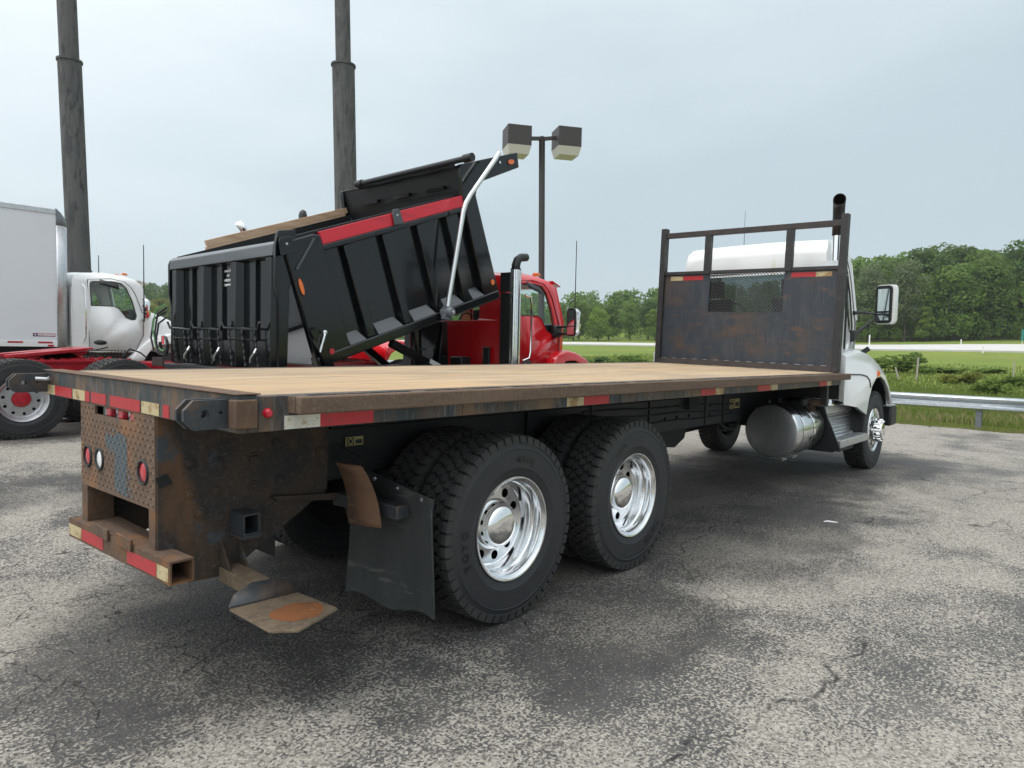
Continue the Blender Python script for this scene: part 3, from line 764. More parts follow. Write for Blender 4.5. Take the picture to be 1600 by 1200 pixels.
for i in range(150):
    t = i/149.0; x0 = 118+60*math.sin(i*12.9); y0 = 330+90*math.sin(i*4.1)
    if y0 > 200: hill.append((i % 5, x0-t*60, y0, 15))
mass('hill_forest', hill, 'far', 500, 2.4, 'dim wooded hill on the skyline left of the dump body', 'forest')
under = []
for i, s_ in enumerate(np.arange(0, dl[-1], 2.3)):
    x, y = edge_at(s_, -4.0+random.Random(i).uniform(-1.2, 3.0)); under.append((4, x, y, random.Random(i+500).uniform(3.0, 5.6)))
mass('undergrowth', under, 'mid', 420, 1.6, 'tangled bushes along the foot of the wood', 'undergrowth')

# shrubs standing in the rough field past the guardrail
def shrub_proto(seed, n=900, size=.075):
    r_ = random.Random(seed); cs, rs, ns_ = [], [], []
    for i in range(8):
        a_ = r_.uniform(0, 6.28); d_ = r_.uniform(0, .75); z_ = r_.uniform(.25, .85)
        cs.append((d_*math.cos(a_), d_*math.sin(a_), z_)); rad = r_.uniform(.22, .42); rs.append((rad, rad, rad)); ns_.append(n//8)
    return leaf_cloud(cs, rs, ns_, size, seed)
SH = [shrub_proto(s_) for s_ in (31, 32, 33)]
sh_me = {}
def shrub(i, tone, x, y, w, h, lab):
    key = (i % 3, tone)
    if key not in sh_me: sh_me[key] = quads_mesh('shrub', SH[i % 3], LEAF[tone])
    o = bpy.data.objects.new('shrub', sh_me[key]); COL.objects.link(o)
    o.location = (x, y, fz(x, y)-.05); o.scale = (w, w, h); o.rotation_euler = (0, 0, i*1.3)
    tag(o, lab, 'shrub'); return o
for i, (tone, x, y, w, h, lab) in enumerate((
    ('mid', 64.9, 10.6, 1.7, 1.25, 'taller dark-topped bush in the field behind the leaning stakes'),
    ('bright', 55.3, 9.3, 2.4, 1.25, 'broad bright green bush in the rough field beside the two stakes'),
    ('bright', 53.5, 11.0, 2.4, 1.1, 'low green bush in the rough field nearest the truck fender'),
    ('yellow', 45.8, 5.1, 1.1, .62, 'low yellow-green bush in the middle of the rough field, nearer the stakes'),
    ('yellow', 46.2, 4.2, 1.1, .75, 'low yellow-green bush in the middle of the rough field, away from the stakes'),
    ('bright', 45.6, 2.1, 1.2, .7, 'ragged low bush in the rough field towards the guardrail post'),
    ('bright', 38.0, 2.0, 1.1, .8, 'small bright bush just behind the guardrail post'),
    ('bright', 41, -1.5, 1.4, .7, 'fresh green bush in the rough field past the guardrail post'),
    ('mid', 44.1, 25.0, 1.8, 1.0, 'low bush in the field against the left edge of the bulkhead'),
    ('dark', 42.1, 27.1, 2.0, .9, 'low dark bush in the field beside the red hood'),
    ('mid', 41.2, 25.9, 1.4, .7, 'small bush in the field between red hood and bulkhead'),
    ('bright', 60, 5.5, 2.6, .42, 'long low green thicket in the field under the mown bank'),
    ('bright', 58, 7.6, 2.8, .45, 'long low bright green thicket in the field under the mown bank'))):
    shrub(i, tone, x, y, w, h, lab)
def stake(x, y, h, lean, mname, w, lab):
    g = G(); z = fz(x, y); g.beam((x, y, z-.3), (x+lean*.3, y-lean, z+h), w, w)
    tag(O('wooden_stake', g, mname), lab, 'stake')
M['grey_wood'] = mat('grey_wood', (0.36, 0.33, 0.28), 0.9)
M['post_white'] = mat('post_white', (0.75, 0.75, 0.72), 0.6)
stake(46.7, 6.9, 1.45, .05, 'grey_wood', .10, 'upright grey stake in the rough field beside the bright bush')
stake(46.0, 7.6, .85, -.30, 'grey_wood', .09, 'leaning grey stake in the rough field nearest the truck fender')
stake(54.3, 2.8, 1.2, .02, 'grey_wood', .08, 'thin stake in the mown field towards the green sign')
def marker(x, y, h, w, lab):
    g = G(); z = fz(x, y); g.box(x-.03, x+.03, y-w/2, y+w/2, z-.3, z+h); tag(O('marker_post', g, 'post_white'), lab, 'marker post')
marker(108.3, 25.2, 2.1, .16, 'tall pale marker post by the road just right of the white hood')
marker(122, 15.9, .9, .16, 'short pale marker post on the grass across the road')
marker(100.0, 10.3, .9, .14, 'white marker post at the near edge of the road')
sg = thing('road_sign', 'small green road sign on a post across the road at the wood', 'road sign', (118.5, 8.1, fz(118.5, 8.1)))
z = fz(118.5, 8.1)
O('post', G().box(118.5, 118.56, 8.07, 8.13, z-.3, z+2.3), 'post_white', sg)
O('sign_panel', G().box(118.44, 118.497, 7.98, 8.22, z+.75, z+2.35), 'sign_green', sg)

def blades(name, n, x0, x1, y0, y1, hmin, hmax, w, m, seed, lab, dens=None, off=0.0):
    r_ = np.random.default_rng(seed)
    x = x0 + (x1-x0)*r_.beta(1.0, 1.9, n); y = r_.uniform(y0, y1, n)
    if dens is not None:
        k_ = dens(x, y) > r_.uniform(0, 1, n); x, y = x[k_], y[k_]
    n = len(x); z = np.maximum(field_z(np.c_[x, y]), 0) if off else field_z(np.c_[x, y])
    a_ = r_.uniform(0, 6.28, n); h = r_.uniform(hmin, hmax, n)*(.55+.9*np.abs(np.sin(x*.9+np.sin(y*.7)*2))*.6); ww = w*r_.uniform(.6, 1.3, n)
    le = r_.uniform(.1, .6, n)*h; dx, dy = np.cos(a_), np.sin(a_)
    p0 = np.c_[x-dy*ww, y+dx*ww, z-.01]; p1 = np.c_[x+dy*ww, y-dx*ww, z-.01]
    p2 = np.c_[x+dx*le*.45+dy*ww*.6, y+dy*le*.45-dx*ww*.6, z+h*.65]; p3 = np.c_[x+dx*le, y+dy*le, z+h]
    V = np.stack([p0, p1, p2, p3], 1).reshape(-1, 3)
    o = bpy.data.objects.new(name, quads_mesh(name, V, LEAF[m])); COL.objects.link(o)
    o['kind'] = 'stuff'; o['label'] = lab; o['category'] = 'grass'
blades('verge_grass', 30000, 16.4, 21.5, -7, 6, .015, .06, .008, 'grass', 5, 'mown grass verge between paving and field')
blades('dry_grass', 12000, 16.28, 17.6, -8, 7, .015, .06, .008, 'dry', 6, 'dry straw-coloured grass along the paving edge')
blades('tall_weeds', 60000, 18.6, 42, -9, 14, .06, .30, .020, 'grass', 8, 'tall rough grass behind the guardrail')
blades('tall_dry_weeds', 9000, 18.2, 34, -9, 16, .12, .38, .014, 'dry', 9, 'dry tall stalks in the rough grass behind the guardrail', dens=lambda x, y: .25+.75*(np.sin(y*.9+x*.35) > .2))
blades('meadow_grass', 36000, 30, 72, -9, 40, .08, .26, .05, 'grass', 10, 'rough grass of the field farther out')
# ------------------------------------------------------------------ wheels (axis Y, outer side towards -Y, centre at origin)
def tyre_geo(Rt=.54, w=.28, bead=.298):
    k = Rt/.54; h = w/2
    P = [(bead, -h*.80), (bead+.012, -h*.90), (.345*k, -h*.975), (.352*k, -h*1.0), (.362*k, -h*.99), (.41*k, -h*1.02), (.455*k, -h*1.0), (.459*k, -h*1.02), (.466*k, -h*.99), (.487*k, -h*.955), (.490*k, -h*.97), (.497*k, -h*.94), (.512*k, -h*.90), (.519*k, -h*.84), (.5185*k, -h*.5)]
    P = P + [(.519*k, 0)] + [(r_, -t) for r_, t in P[::-1]] + [(bead-.02, h*.7), (bead-.02, -h*.7), P[0]]
    return G().lathe(P, n=72)
def tread_geo(Rt=.54, w=.28, n=50):
    g = G(); h = w/2; k = Rt/.54; base = .514*k; top = Rt
    def block(poly, rt_=top, rb=base, skew=0):
        m_ = len(poly); a = [(rb*math.cos(s), y, rb*math.sin(s)) for s, y in poly]
        cs = sum(p[0] for p in poly)/m_; cy = sum(p[1] for p in poly)/m_
        b_ = [(rt_*math.cos(cs+(s-cs)*.90), cy+(y-cy)*.93, rt_*math.sin(cs+(s-cs)*.90)) for s, y in poly]
        g.add(a+b_, [tuple(range(m_, 2*m_))] + [(i, (i+1) % m_, m_+(i+1) % m_, m_+i) for i in range(m_)])
    da = 2*math.pi/n
    for i in range(n):
        for row, yc, hw_ in ((0, -.048*w/.28, .0255), (1, 0, .0255), (2, .048*w/.28, .0255)):
            s0 = (i + (.5 if row == 1 else 0))*da; q = .80*da/2
            block([(s0-q, yc-hw_*.35), (s0-q*.45, yc-hw_), (s0+q*.6, yc-hw_*.9), (s0+q, yc+hw_*.35), (s0+q*.45, yc+hw_), (s0-q*.6, yc+hw_*.9)])
        for sgn in (-1, 1):
            s0 = (i+.25+(.5 if sgn > 0 else 0))*da; q = .84*da/2
            yi, ym, yo = sgn*.080*w/.28, sgn*h*.80, sgn*h*.985
            # shoulder lug: tread face then wrap down the shoulder
            A = [(s0-q, yi+sgn*.006), (s0, yi-sgn*.010), (s0+q, yi+sgn*.006), (s0+q, ym), (s0-q, ym)]
            block(A)
            rs = .490*k
            ring = lambda r_, y_: [((r_)*math.cos(s), y_, r_*math.sin(s)) for s in (s0-q*.92, s0+q*.92)]
            a_, b_, c_, d_ = ring(top*.998, ym*.985), ring(top*.986, yo*.955), ring(rs, yo*1.0), ring(base*.98, ym*.9)
            g.add(a_+b_+c_+d_, [(0, 1, 3, 2), (2, 3, 5, 4), (0, 2, 4, 6), (1, 7, 5, 3)])
    return g
def letters_on_tyre(txt, rad, a_mid, size, y):
    g = G(); n = len(txt); step = size*.98/rad
    for i, c_ in enumerate(txt):
        q = text_geo(c_, size, .002); a = a_mid - (i-(n-1)/2)*step   # read clockwise seen from outside (-Y)
        ca, sa = math.cos(a), math.sin(a)
        # seen from -Y: X to the right, Z up
        q.v = [((rad+v[1])*ca + v[0]*sa, y, (rad+v[1])*sa - v[0]*ca) for v in q.v]
        g.add(q.v, q.f)
    return g
def dished_rim(Rr=.302):
    """deep-dish outer dual rim: lip, barrel, far-in disc with hand holes"""
    g = G()
    g.lathe([(.290, .115), (.285, .10), (.262, .06), (.258, -.02), (.270, -.085), (.286, -.108), (.2985, -.112), (.3035, -.124), (.300, -.132), (.292, -.130), (.284, -.120), (.272, -.112), (.2665, -.095), (.2655, -.060), (.2600, -.052), (.2520, -.048), (.2485, -.040), (.2475, .012), (.243, .026), (.236, .032)], n=96)
    holes = [circ(.193*math.cos(2*math.pi*i/10), .193*math.sin(2*math.pi*i/10), .028, 16) for i in range(10)]
    g.holed(circ(0, 0, .236, 96), holes, lambda a, b_: (a, .032, b_))
    for hp in holes:
        m_ = len(hp); g.add([(a, .032, b_) for a, b_ in hp]+[(a, .055, b_) for a, b_ in hp], [(i, (i+1) % m_, m_+(i+1) % m_, m_+i) for i in range(m_)])
    return g
def hub_cap():
    return G().lathe([(.150, .0312), (.147, .020), (.138, .014), (.132, .012), (.129, -.030), (.122, -.046), (.105, -.060), (.078, -.071), (.045, -.077), (.0, -.079)], n=64)
def back_disc():
    return G().lathe([(.235, .09), (.1, .1), (.0, .1)], n=32)
WM = {}
def wheel_meshes():
    WM['tyre'] = mesh('tyre', tyre_geo(), M['rubber'], sm=30)
    WM['tread'] = mesh('tread', tread_geo(), M['tread_rubber'], sm=25)
    WM['rim'] = mesh('rim', dished_rim(), M['polished'], sm=28)
    WM['hub'] = mesh('hub_cover', hub_cap(), M['chrome'], sm=40)
    WM['drum'] = mesh('brake_drum', G().lathe([(.21, .06), (.215, .07), (.215, .25), (.05, .26), (0, .26)], n=40), M['under_black'])
    WM['inner_rim'] = mesh('rim', G().lathe([(.295, -.12), (.285, -.1), (.265, -.05), (.262, .06), (.285, .11), (.2, .112), (.1, .112)], n=40), M['under_black'])
    # steel rim with painted hub for the tractor
    g = G().lathe([(.285, .10), (.262, .06), (.258, -.02), (.270, -.085), (.286, -.108), (.2985, -.112), (.3035, -.124), (.299, -.131), (.288, -.126), (.272, -.105), (.262, -.092), (.257, -.05), (.250, -.02), (.241, -.012)], n=72)
    holes = [circ(.203*math.cos(2*math.pi*i/10+.2), .203*math.sin(2*math.pi*i/10+.2), .021, 12) for i in range(10)]
    holes += [circ(.152*math.cos(2*math.pi*i/10), .152*math.sin(2*math.pi*i/10), .014, 10) for i in range(10)]
    g.holed(circ(0, 0, .241, 72), holes, lambda a, b_: (a, -.012+.0*a, b_))
    g.lathe([(.176, -.0125), (.174, -.020), (.120, -.020), (.118, -.0125)], n=48)
    WM['alcoa_rim'] = mesh('rim', g, M['aluminium'], sm=28)
    WM['red_hub'] = mesh('hub', G().lathe([(.112, -.012), (.110, -.045), (.098, -.062), (.060, -.066), (.056, -.085), (.0, -.09)], n=40), M['red_frame'], sm=30)
    # steer wheel: convex disc near the outer face
    g = G().lathe([(.285, .10), (.262, .05), (.262, -.05), (.286, -.108), (.2985, -.112), (.3035, -.124), (.299, -.132), (.286, -.126), (.268, -.118), (.252, -.124)], n=80)
    holes = [circ(.208*math.cos(2*math.pi*i/10), .208*math.sin(2*math.pi*i/10), .0235, 14) for i in range(10)]
    g.holed(circ(0, 0, .252, 80), holes, lambda a, b_: (a, -.124-.050*(1-(math.hypot(a, b_)/.252)), b_))
    for hp in holes:
        m_ = len(hp); zz = lambda a, b_: -.124-.050*(1-(math.hypot(a, b_)/.252))
        g.add([(a, zz(a, b_), b_) for a, b_ in hp]+[(a, zz(a, b_)+.035, b_) for a, b_ in hp], [(i, (i+1) % m_, m_+(i+1) % m_, m_+i) for i in range(m_)])
    WM['steer_rim'] = mesh('rim', g, M['polished'], sm=30)
    g = G().lathe([(.168, -.138), (.165, -.160), (.120, -.165), (.110, -.230), (.098, -.246), (.05, -.252), (0, -.253)], n=56)
    WM['steer_hub'] = mesh('hub_cover', g, M['chrome'], sm=35)
    g = G()
    for i in range(10):
        a = 2*math.pi*i/10; c_ = (.142*math.cos(a), 0, .142*math.sin(a))
        g.lathe([(.0185, -.16), (.0185, -.205), (.0165, -.212), (.0165, -.232), (.012, -.240), (0, -.243)], c_, 'Y', 10)
    WM['lug_nuts'] = mesh('lug_nut', g, M['chrome'], sm=35)
    # separate lug nut for individual parts
    WM['lug_nut'] = mesh('lug_nut', G().lathe([(.0185, -.16), (.0185, -.205), (.0165, -.212), (.0165, -.232), (.012, -.240), (0, -.243)], n=10), M['chrome'], sm=35)
wheel_meshes()
def sub(name, me, parent, loc=(0, 0, 0), rot=(0, 0, 0)):
    o = bpy.data.objects.new(name, me); COL.objects.link(o); o.parent = parent; o.location = loc; o.rotation_euler = rot; return o
def wheel(parent, x, y, z, kind, side=-1, spin=0.0, scale=1.0, letters=None):
    """side -1: outer face towards -Y (right side of the truck); +1: left side. y = centre of the tyre"""
    w = part_empty('wheel', parent, (x, y, z), 0 if side < 0 else math.pi); w.scale = (scale,)*3
    sp = (0, spin, 0)
    sub('tyre', WM['tyre'], w, rot=sp); sub('tread', WM['tread'], w, rot=sp)
    if kind == 'outer':
        sub('rim', WM['rim'], w, rot=sp); sub('hub_cover', WM['hub'], w); sub('brake_drum', WM['drum'], w)
    elif kind == 'inner':
        sub('rim', WM['inner_rim'], w)
    elif kind == 'tractor':
        sub('rim', WM['alcoa_rim'], w, rot=sp); sub('hub', WM['red_hub'], w); sub('brake_drum', WM['drum'], w)
    elif kind == 'steer':
        sub('rim', WM['steer_rim'], w, rot=sp); sub('hub_cover', WM['steer_hub'], w); sub('brake_drum', WM['drum'], w, (0, -.02, 0))
        for i in range(10):
            a = 2*math.pi*i/10+spin; sub('lug_nut', WM['lug_nut'], w, (.142*math.cos(a), 0, .142*math.sin(a)))
    if letters:
        for txt, rad, a_mid, size in letters:
            g = letters_on_tyre(txt, rad, a_mid, size, -.1455)
            sub('sidewall_lettering', mesh('sidewall_lettering', g, M['sidewall_letter'], sm=0, recalc=False), w)
    return w
# ------------------------------------------------------------------ cab builder (shared by all trucks)
CAB_SIDE = [(0, 1.09), (0, 2.42), (.02, 2.55), (.08, 2.65), (.20, 2.71), (.65, 2.75), (1.0, 2.72), (1.24, 2.64), (1.33, 2.55), (1.36, 2.40), (1.475, 1.93), (1.475, 1.09)]
CAB_WIN = [(.35, 2.05), (.35, 2.49), (.39, 2.53), (.75, 2.56), (.93, 2.53), (1.02, 2.45), (1.13, 2.18), (1.205, 1.87), (1.185, 1.80), (1.13, 1.79), (1.02, 1.83), (.95, 1.92), (.88, 2.02), (.78, 2.06)]
DOOR = [(.30, 1.12), (.30, 2.58), (.75, 2.63), (1.0, 2.585), (1.13, 2.47), (1.20, 2.36), (1.36, 1.90), (1.36, 1.45), (1.20, 1.12)]
def make_cab(root, x0, yc, zg, paint, kx=1.0, ky=1.0, kz=1.0, roofmat=None, visor=True, z0k=0.0, rwin=(.50, 1.955, 2.34), boxy=0.0):
    hw = lambda z: (1.02 if z < 1.95 else 1.02-.085*((z-1.95)/.8) if z < 2.55 else 1.02-.064-(.19-.11*boxy)*min(1, (z-2.55)/.2)**(1.6+2*boxy))
    zz = lambda z: zg + 1.09 + z0k + (z-1.09)*kz
    P3 = lambda x, y, z: (x0+x*kx, yc+y*ky, zz(z))
    shell = G()
    for s in (-1, 1):
        shell.holed(CAB_SIDE, [CAB_WIN], lambda a, b, s=s: P3(a, s*hw(b), b))
    # back wall with rear window, roof, cowl
    ysteps = [1.0, .97, .9, .75, .5, .25, 0, -.25, -.5, -.75, -.9, -.97, -1.0]
    def row(i):
        x, z = CAB_SIDE[i]; h = hw(z)
        bul = lambda t: ((.035-.02*boxy)*(1-abs(t)**2.5) if z > 2.5 else 0)
        return [P3(x-(.03*(1-t*t) if x < .3 else -.10*(1-t*t)*(1 if i >= 8 else 0)), t*h, z+bul(t)) for t in ysteps]
    back_o = [(1.02, 1.09), (1.02, 1.95), (hw(2.42), 2.42), (-hw(2.42), 2.42), (-1.02, 1.95), (-1.02, 1.09)]
    ra, rb0, rb1 = rwin
    rw = [(ra-.06, rb0), (ra-.02, rb0+.035), (ra, rb1-.04), (ra-.04, rb1), (-ra+.04, rb1), (-ra, rb1-.04), (-ra+.02, rb0+.035), (-ra+.06, rb0)]
    shell.holed(back_o, [rw], lambda a, b: P3(0-.0, a, b))
    shell.loft([row(i) for i in range(1, 9)], closed=False, caps=False)
    shell.loft([[P3(1.475, t*1.02, 1.93) for t in ysteps], [P3(1.475, t*1.02, 1.09) for t in ysteps]], closed=False, caps=False)
    sh = O('cab', shell, paint, root, bevel=.03*kx, seg=3, solid=.02)
    # windscreen with pillars
    top = [P3(1.33+.10*(1-t*t), t*hw(2.55)*.97, 2.55) for t in ysteps]; bot = [P3(1.475+.14*(1-t*t), t*1.0, 1.93) for t in ysteps]
    O('windscreen', G().loft([top, bot], closed=False, caps=False), 'glass', root, sm=60)
    for s in (-1, 1):
        O('window_pane', G().add([P3(a, s*(hw(b)-.012), b) for a, b in CAB_WIN], [tuple(range(len(CAB_WIN)))]), 'glass', root, sm=0)
        O('pillar', G().tube([P3(1.335, s*hw(2.55)*.97, 2.55), P3(1.475, s*1.0, 1.93)], .035, 6), paint, root)
        # door skin, a few mm proud, with its window frame and handle
        ww = [(x*1.0, z) for x, z in CAB_WIN]
        grow = [(.335, 2.035), (.335, 2.50), (.385, 2.545), (.75, 2.575), (.94, 2.545), (1.035, 2.455), (1.147, 2.185), (1.225, 1.865), (1.20, 1.785), (1.13, 1.772), (1.005, 1.815), (.935, 1.91), (.865, 2.005), (.775, 2.045)]
        d = O('door', G().holed(DOOR, [grow], lambda a, b, s=s: P3(a, s*(hw(b)+.012), b)), paint, root, solid=.012 if s < 0 else .012)
        rim = G(); n = len(ww)
        rim.add([P3(a, s*(hw(b)+.013), b) for a, b in grow]+[P3(a, s*(hw(b)-.004), b) for a, b in ww], [(i, (i+1) % n, n+(i+1) % n, n+i) for i in range(n)])
        O('window_frame', rim, 'plastic_black', d, solid=.004)
        dp = [P3(a, s*(hw(b)+.013), b) for a, b in DOOR]; O('door_seal', G().tube(dp+[dp[0]], .0055, 5, caps=False), 'plastic_black', d)
        hg = G(); c_ = P3(.50, s*(hw(1.3)+.02), 1.285)
        hg.add([(c_[0]+.125*kx*math.cos(q)*1.0, c_[1], c_[2]+.048*math.sin(q)) for q in [i*math.pi/8 for i in range(16)]], [tuple(range(16))])
        h2 = O('door_handle', hg, 'plastic_black', d, solid=.012)
        O('mirror_shade', G().loft([[P3(.52+i*.09, s*(hw(2.55)+.02+.05*q), 2.60-.11*q-(.02*i)) for q in (0, 1)] for i in range(5)], closed=False, caps=False), 'plastic_black', d, solid=.006)
    O('rear_window', G().add([P3(.012, a, b) for a, b in rw], [tuple(range(8))]), 'glass_dark' if ra > .6 else 'glass', root, sm=0)
    fr = G(); rwo = [(a*1.07, (rb0+rb1)/2+(b-(rb0+rb1)/2)*1.13) for a, b in rw]
    fr.add([P3(-.006, a, b) for a, b in rwo]+[P3(.01, a, b) for a, b in rw], [(i, (i+1) % 8, 8+(i+1) % 8, 8+i) for i in range(8)])
    O('rear_window_frame', fr, 'plastic_black', root, solid=.006)
    # inside
    dg = G(); dg.prism([(1.12, 1.1), (1.05, 1.75), (1.15, 1.92), (1.46, 1.95), (1.46, 1.1)], 'Y', -.95, .95).map(lambda x, y, z: P3(x, y, z))
    O('dashboard', dg, 'plastic_black', root)
    O('cab_floor', G().box(.02, 1.45, -.99, .99, 1.10, 1.14).map(lambda x, y, z: P3(x, y, z)), 'plastic_black', root)
    for s in (-1, 1):
        q = G().box(.16, .66, s*.52-.25, s*.52+.25, 1.35, 1.62); q.prism([(.10, 1.6), (.22, 1.6), (.14, 2.13), (.04, 2.13)], 'Y', s*.52-.24, s*.52+.24)
        q.prism([(.06, 2.15), (.12, 2.15), (.10, 2.33), (.05, 2.33)], 'Y', s*.52-.13, s*.52+.13)
        O('seat', q.map(lambda x, y, z: P3(x, y, z)), 'plastic_black', root, bevel=.02)
    sw = G(); c_ = Vector((.86, .52, 1.93)); n = 20; a1 = Vector((0, 1, 0)); a2 = Vector((-.45, 0, .9)).normalized()
    ring = [c_+a1*(.22*math.cos(i*2*math.pi/n))+a2*(.22*math.sin(i*2*math.pi/n)) for i in range(n+1)]
    sw.tube(ring, .016, 6, caps=False); sw.tube([c_, c_+Vector((.3, 0, -.25))], .03, 6); sw.tube([ring[0], ring[10]], .012, 5)
    O('steering_wheel', sw.map(lambda x, y, z: P3(x, y, z)), 'plastic_black', root)
    if visor:
        vg = G().loft([[P3(1.27+.09*(1-t*t), t*hw(2.6), 2.665), P3(1.50+.12*(1-t*t), t*hw(2.6)*1.0, 2.585)] for t in ysteps], closed=False, caps=False)
        O('sun_visor', vg, paint, root, solid=.012)
        for t in (-.75, -.3, 0, .3, .75):
            c_ = P3(1.08, t, 2.74); O('roof_light', G().prism([(-.06, 0), (.07, 0), (.02, .045), (-.05, .045)], 'Y', -.045, .045).map(lambda x, y, z: (x+c_[0], y+c_[1], z+c_[2])), 'amber_lens', root, bevel=.01)
    return P3, sh
def make_hood(root, P3, paint, nose=1.25, drop=.62, hood_z=1.93, wf=.62):
    """tapering hood from the cowl forward"""
    rings = []
    for i in range(9):
        t = i/8; x = 1.475+nose*t; w = .80+(wf-.80)*t; zt = hood_z - drop*(t**1.7); zb = 1.12-.1*t
        e_ = .16+.06*t
        sec = [(-w-.02, zb), (-w, zt-e_*1.5), (-w+.05, zt-e_*.6), (-w+.18, zt-e_*.12), (-w*.5, zt+.01), (0, zt+.03), (w*.5, zt+.01), (w-.18, zt-e_*.12), (w-.05, zt-e_*.6), (w, zt-e_*1.5), (w+.02, zb)]
        rings.append([P3(x, y, z) for y, z in sec])
    g = G().loft(rings, closed=False, caps=False); n = 11
    g.f.append(tuple(range(8*n, 9*n))); 
    return O('hood', g, paint, root, sm=50)
def fender(root, outline, arch, y_out, y_in, paint, dome=.05):
    """outline: top silhouette rear->front, arch: opening rear->front; crown rolls over from y_out to y_in"""
    g = G(); sgn = 1 if y_in > y_out else -1
    P_ = outline + arch[::-1]
    g.holed(P_, [], lambda a, b: (a, y_out, b))
    cs = [(0, 0), (.008, .018), (.03, .036), (.07, .051), (.13, .062), (.22, .068), (.35, .07), (1, .07)]
    rows = [[(a, y_out+(y_in-y_out)*q, b+dome*h/.07) for a, b in outline] for q, h in cs]
    rows[0] = [(a, y_out, b) for a, b in outline]
    g.loft(rows, closed=False, caps=False)
    g.loft([[(a, y_out, b) for a, b in arch], [(a, y_out+sgn*.05, b+.006) for a, b in arch]], closed=False, caps=False)
    return O('fender', g, paint, root, sm=50, solid=.008)
def wheel_well(root, arch, y0, y1):
    g = G().loft([[(a, y0, b+.03) for a, b in arch], [(a, y1, b+.03) for a, b in arch]], closed=False, caps=False)
    g.poly(*[(a, y1, b+.03) for a, b in arch])
    return O('wheel_well', g, 'plastic_black', root, sm=40)

# ------------------------------------------------------------------ the flatbed truck
FB = thing('flatbed_truck', 'white flatbed truck with long empty wooden deck and rusty rear end, nearest in the yard', 'truck', (0, 1.23, 0))
HZ, LX, WY = 1.373, 7.35, 2.46
def tw(x, y, z):   # the bed is very slightly racked, as the real one is
    return (x, y, z + (x/LX)*(-.018+.052*y/WY))
def FO(name, g, m, parent=FB, twist=True, **k):
    if twist: g.map(tw)
    return O(name, g, m, parent, **k)
# deck of planks
edges = np.linspace(.055, WY-.055, 18); rp = random.Random(5)
xs_ = list(np.linspace(.085, LX-.02, 9))
for i in range(17):
    a, b_ = edges[i]+.0022, edges[i+1]-.0022; dz = rp.uniform(-.002, .0015); g = G()
    rings = [[(x, a, HZ-.04), (x, a, HZ-.002+dz), (x, a+.003, HZ+dz), (x, b_-.003, HZ+dz), (x, b_, HZ-.002+dz), (x, b_, HZ-.04)] for x in xs_]
    g.loft(rings); FO('plank', g, 'plank', sm=0)
# rear cross bar
g = G().box(-.0, .08, .0, WY, HZ-.141, HZ+.004); FO('rear_bar', g, 'worn_steel', bevel=.004)
FO('rear_bar_lip', G().box(-.012, .09, -.004, WY+.004, HZ+.0045, HZ+.010), 'rust_brown', bevel=.002)
# side rails, rub rails with stake pockets
for s, y0 in ((0, 0.0), (1, WY)):
    ya, yb = (0.0, .05) if s == 0 else (WY-.05, WY)
    FO('side_rail', G().box(.081, LX+.05, ya, yb, HZ-.141, HZ-.002), 'worn_steel', bevel=.003)
    o_ = -1 if s == 0 else 1
    yo, yi = y0+o_*.095, y0+o_*.055
    rr = G().box(.205, LX+.10, min(yo, yi), max(yo, yi), HZ-.074, HZ-.002)
    rb = FO('rub_rail', rr, 'rub_rust', bevel=.008)
    for x in np.arange(.205, LX+.05, .62):
        q = G().box(x, x+.075, min(yi+o_*.0015, y0-o_*.004), max(yi+o_*.0015, y0-o_*.004), HZ-.07, HZ-.004); FO('stake_pocket', q, 'rub_rust', rb)
# conspicuity tape on the side rail (right) : x from, x to, kind
ZT = (HZ-.137, HZ-.083)
def tape(x0, x1, m, y=-.0025, z=ZT, lab=None): FO('reflective_tape', G().box(x0, x1, y, y+.002, z[0], z[1]), m, label=lab)
for x0, x1, m in ((.190, .352, 'white_tape'), (.3525, .622, 'red_tape'), (2.04, 2.21, 'old_tape'), (2.2105, 2.487, 'red_tape'), (3.786, 4.045, 'red_tape'), (4.046, 4.19, 'old_tape'), (4.917, 5.205, 'red_tape'), (5.2065, 5.40, 'old_tape'), (6.616, 6.876, 'red_tape'), (6.8775, 7.04, 'old_tape')):
    tape(x0, x1, m)
for y0, y1, m in ((2.455, 2.275, 'old_tape'), (2.274, 1.96, 'red_tape'), (1.94, 1.735, 'old_tape'), (1.733, 1.66, 'red_tape'), (1.63, 1.41, 'red_tape'), (1.35, 1.055, 'red_tape'), (1.053, .955, 'red_tape'), (.935, .735, 'old_tape'), (.69, .625, 'red_tape'), (.555, .50, 'red_tape')):
    FO('reflective_tape', G().box(-.0025, -.0005, y1, y0, HZ-.136, HZ-.080), m)
FO('marker_light', G().lathe([(.0, -.022), (.013, -.018), (.019, -.008), (.02, 0)], (.118, 0, HZ-.068), 'Y', 16), 'red_lens')
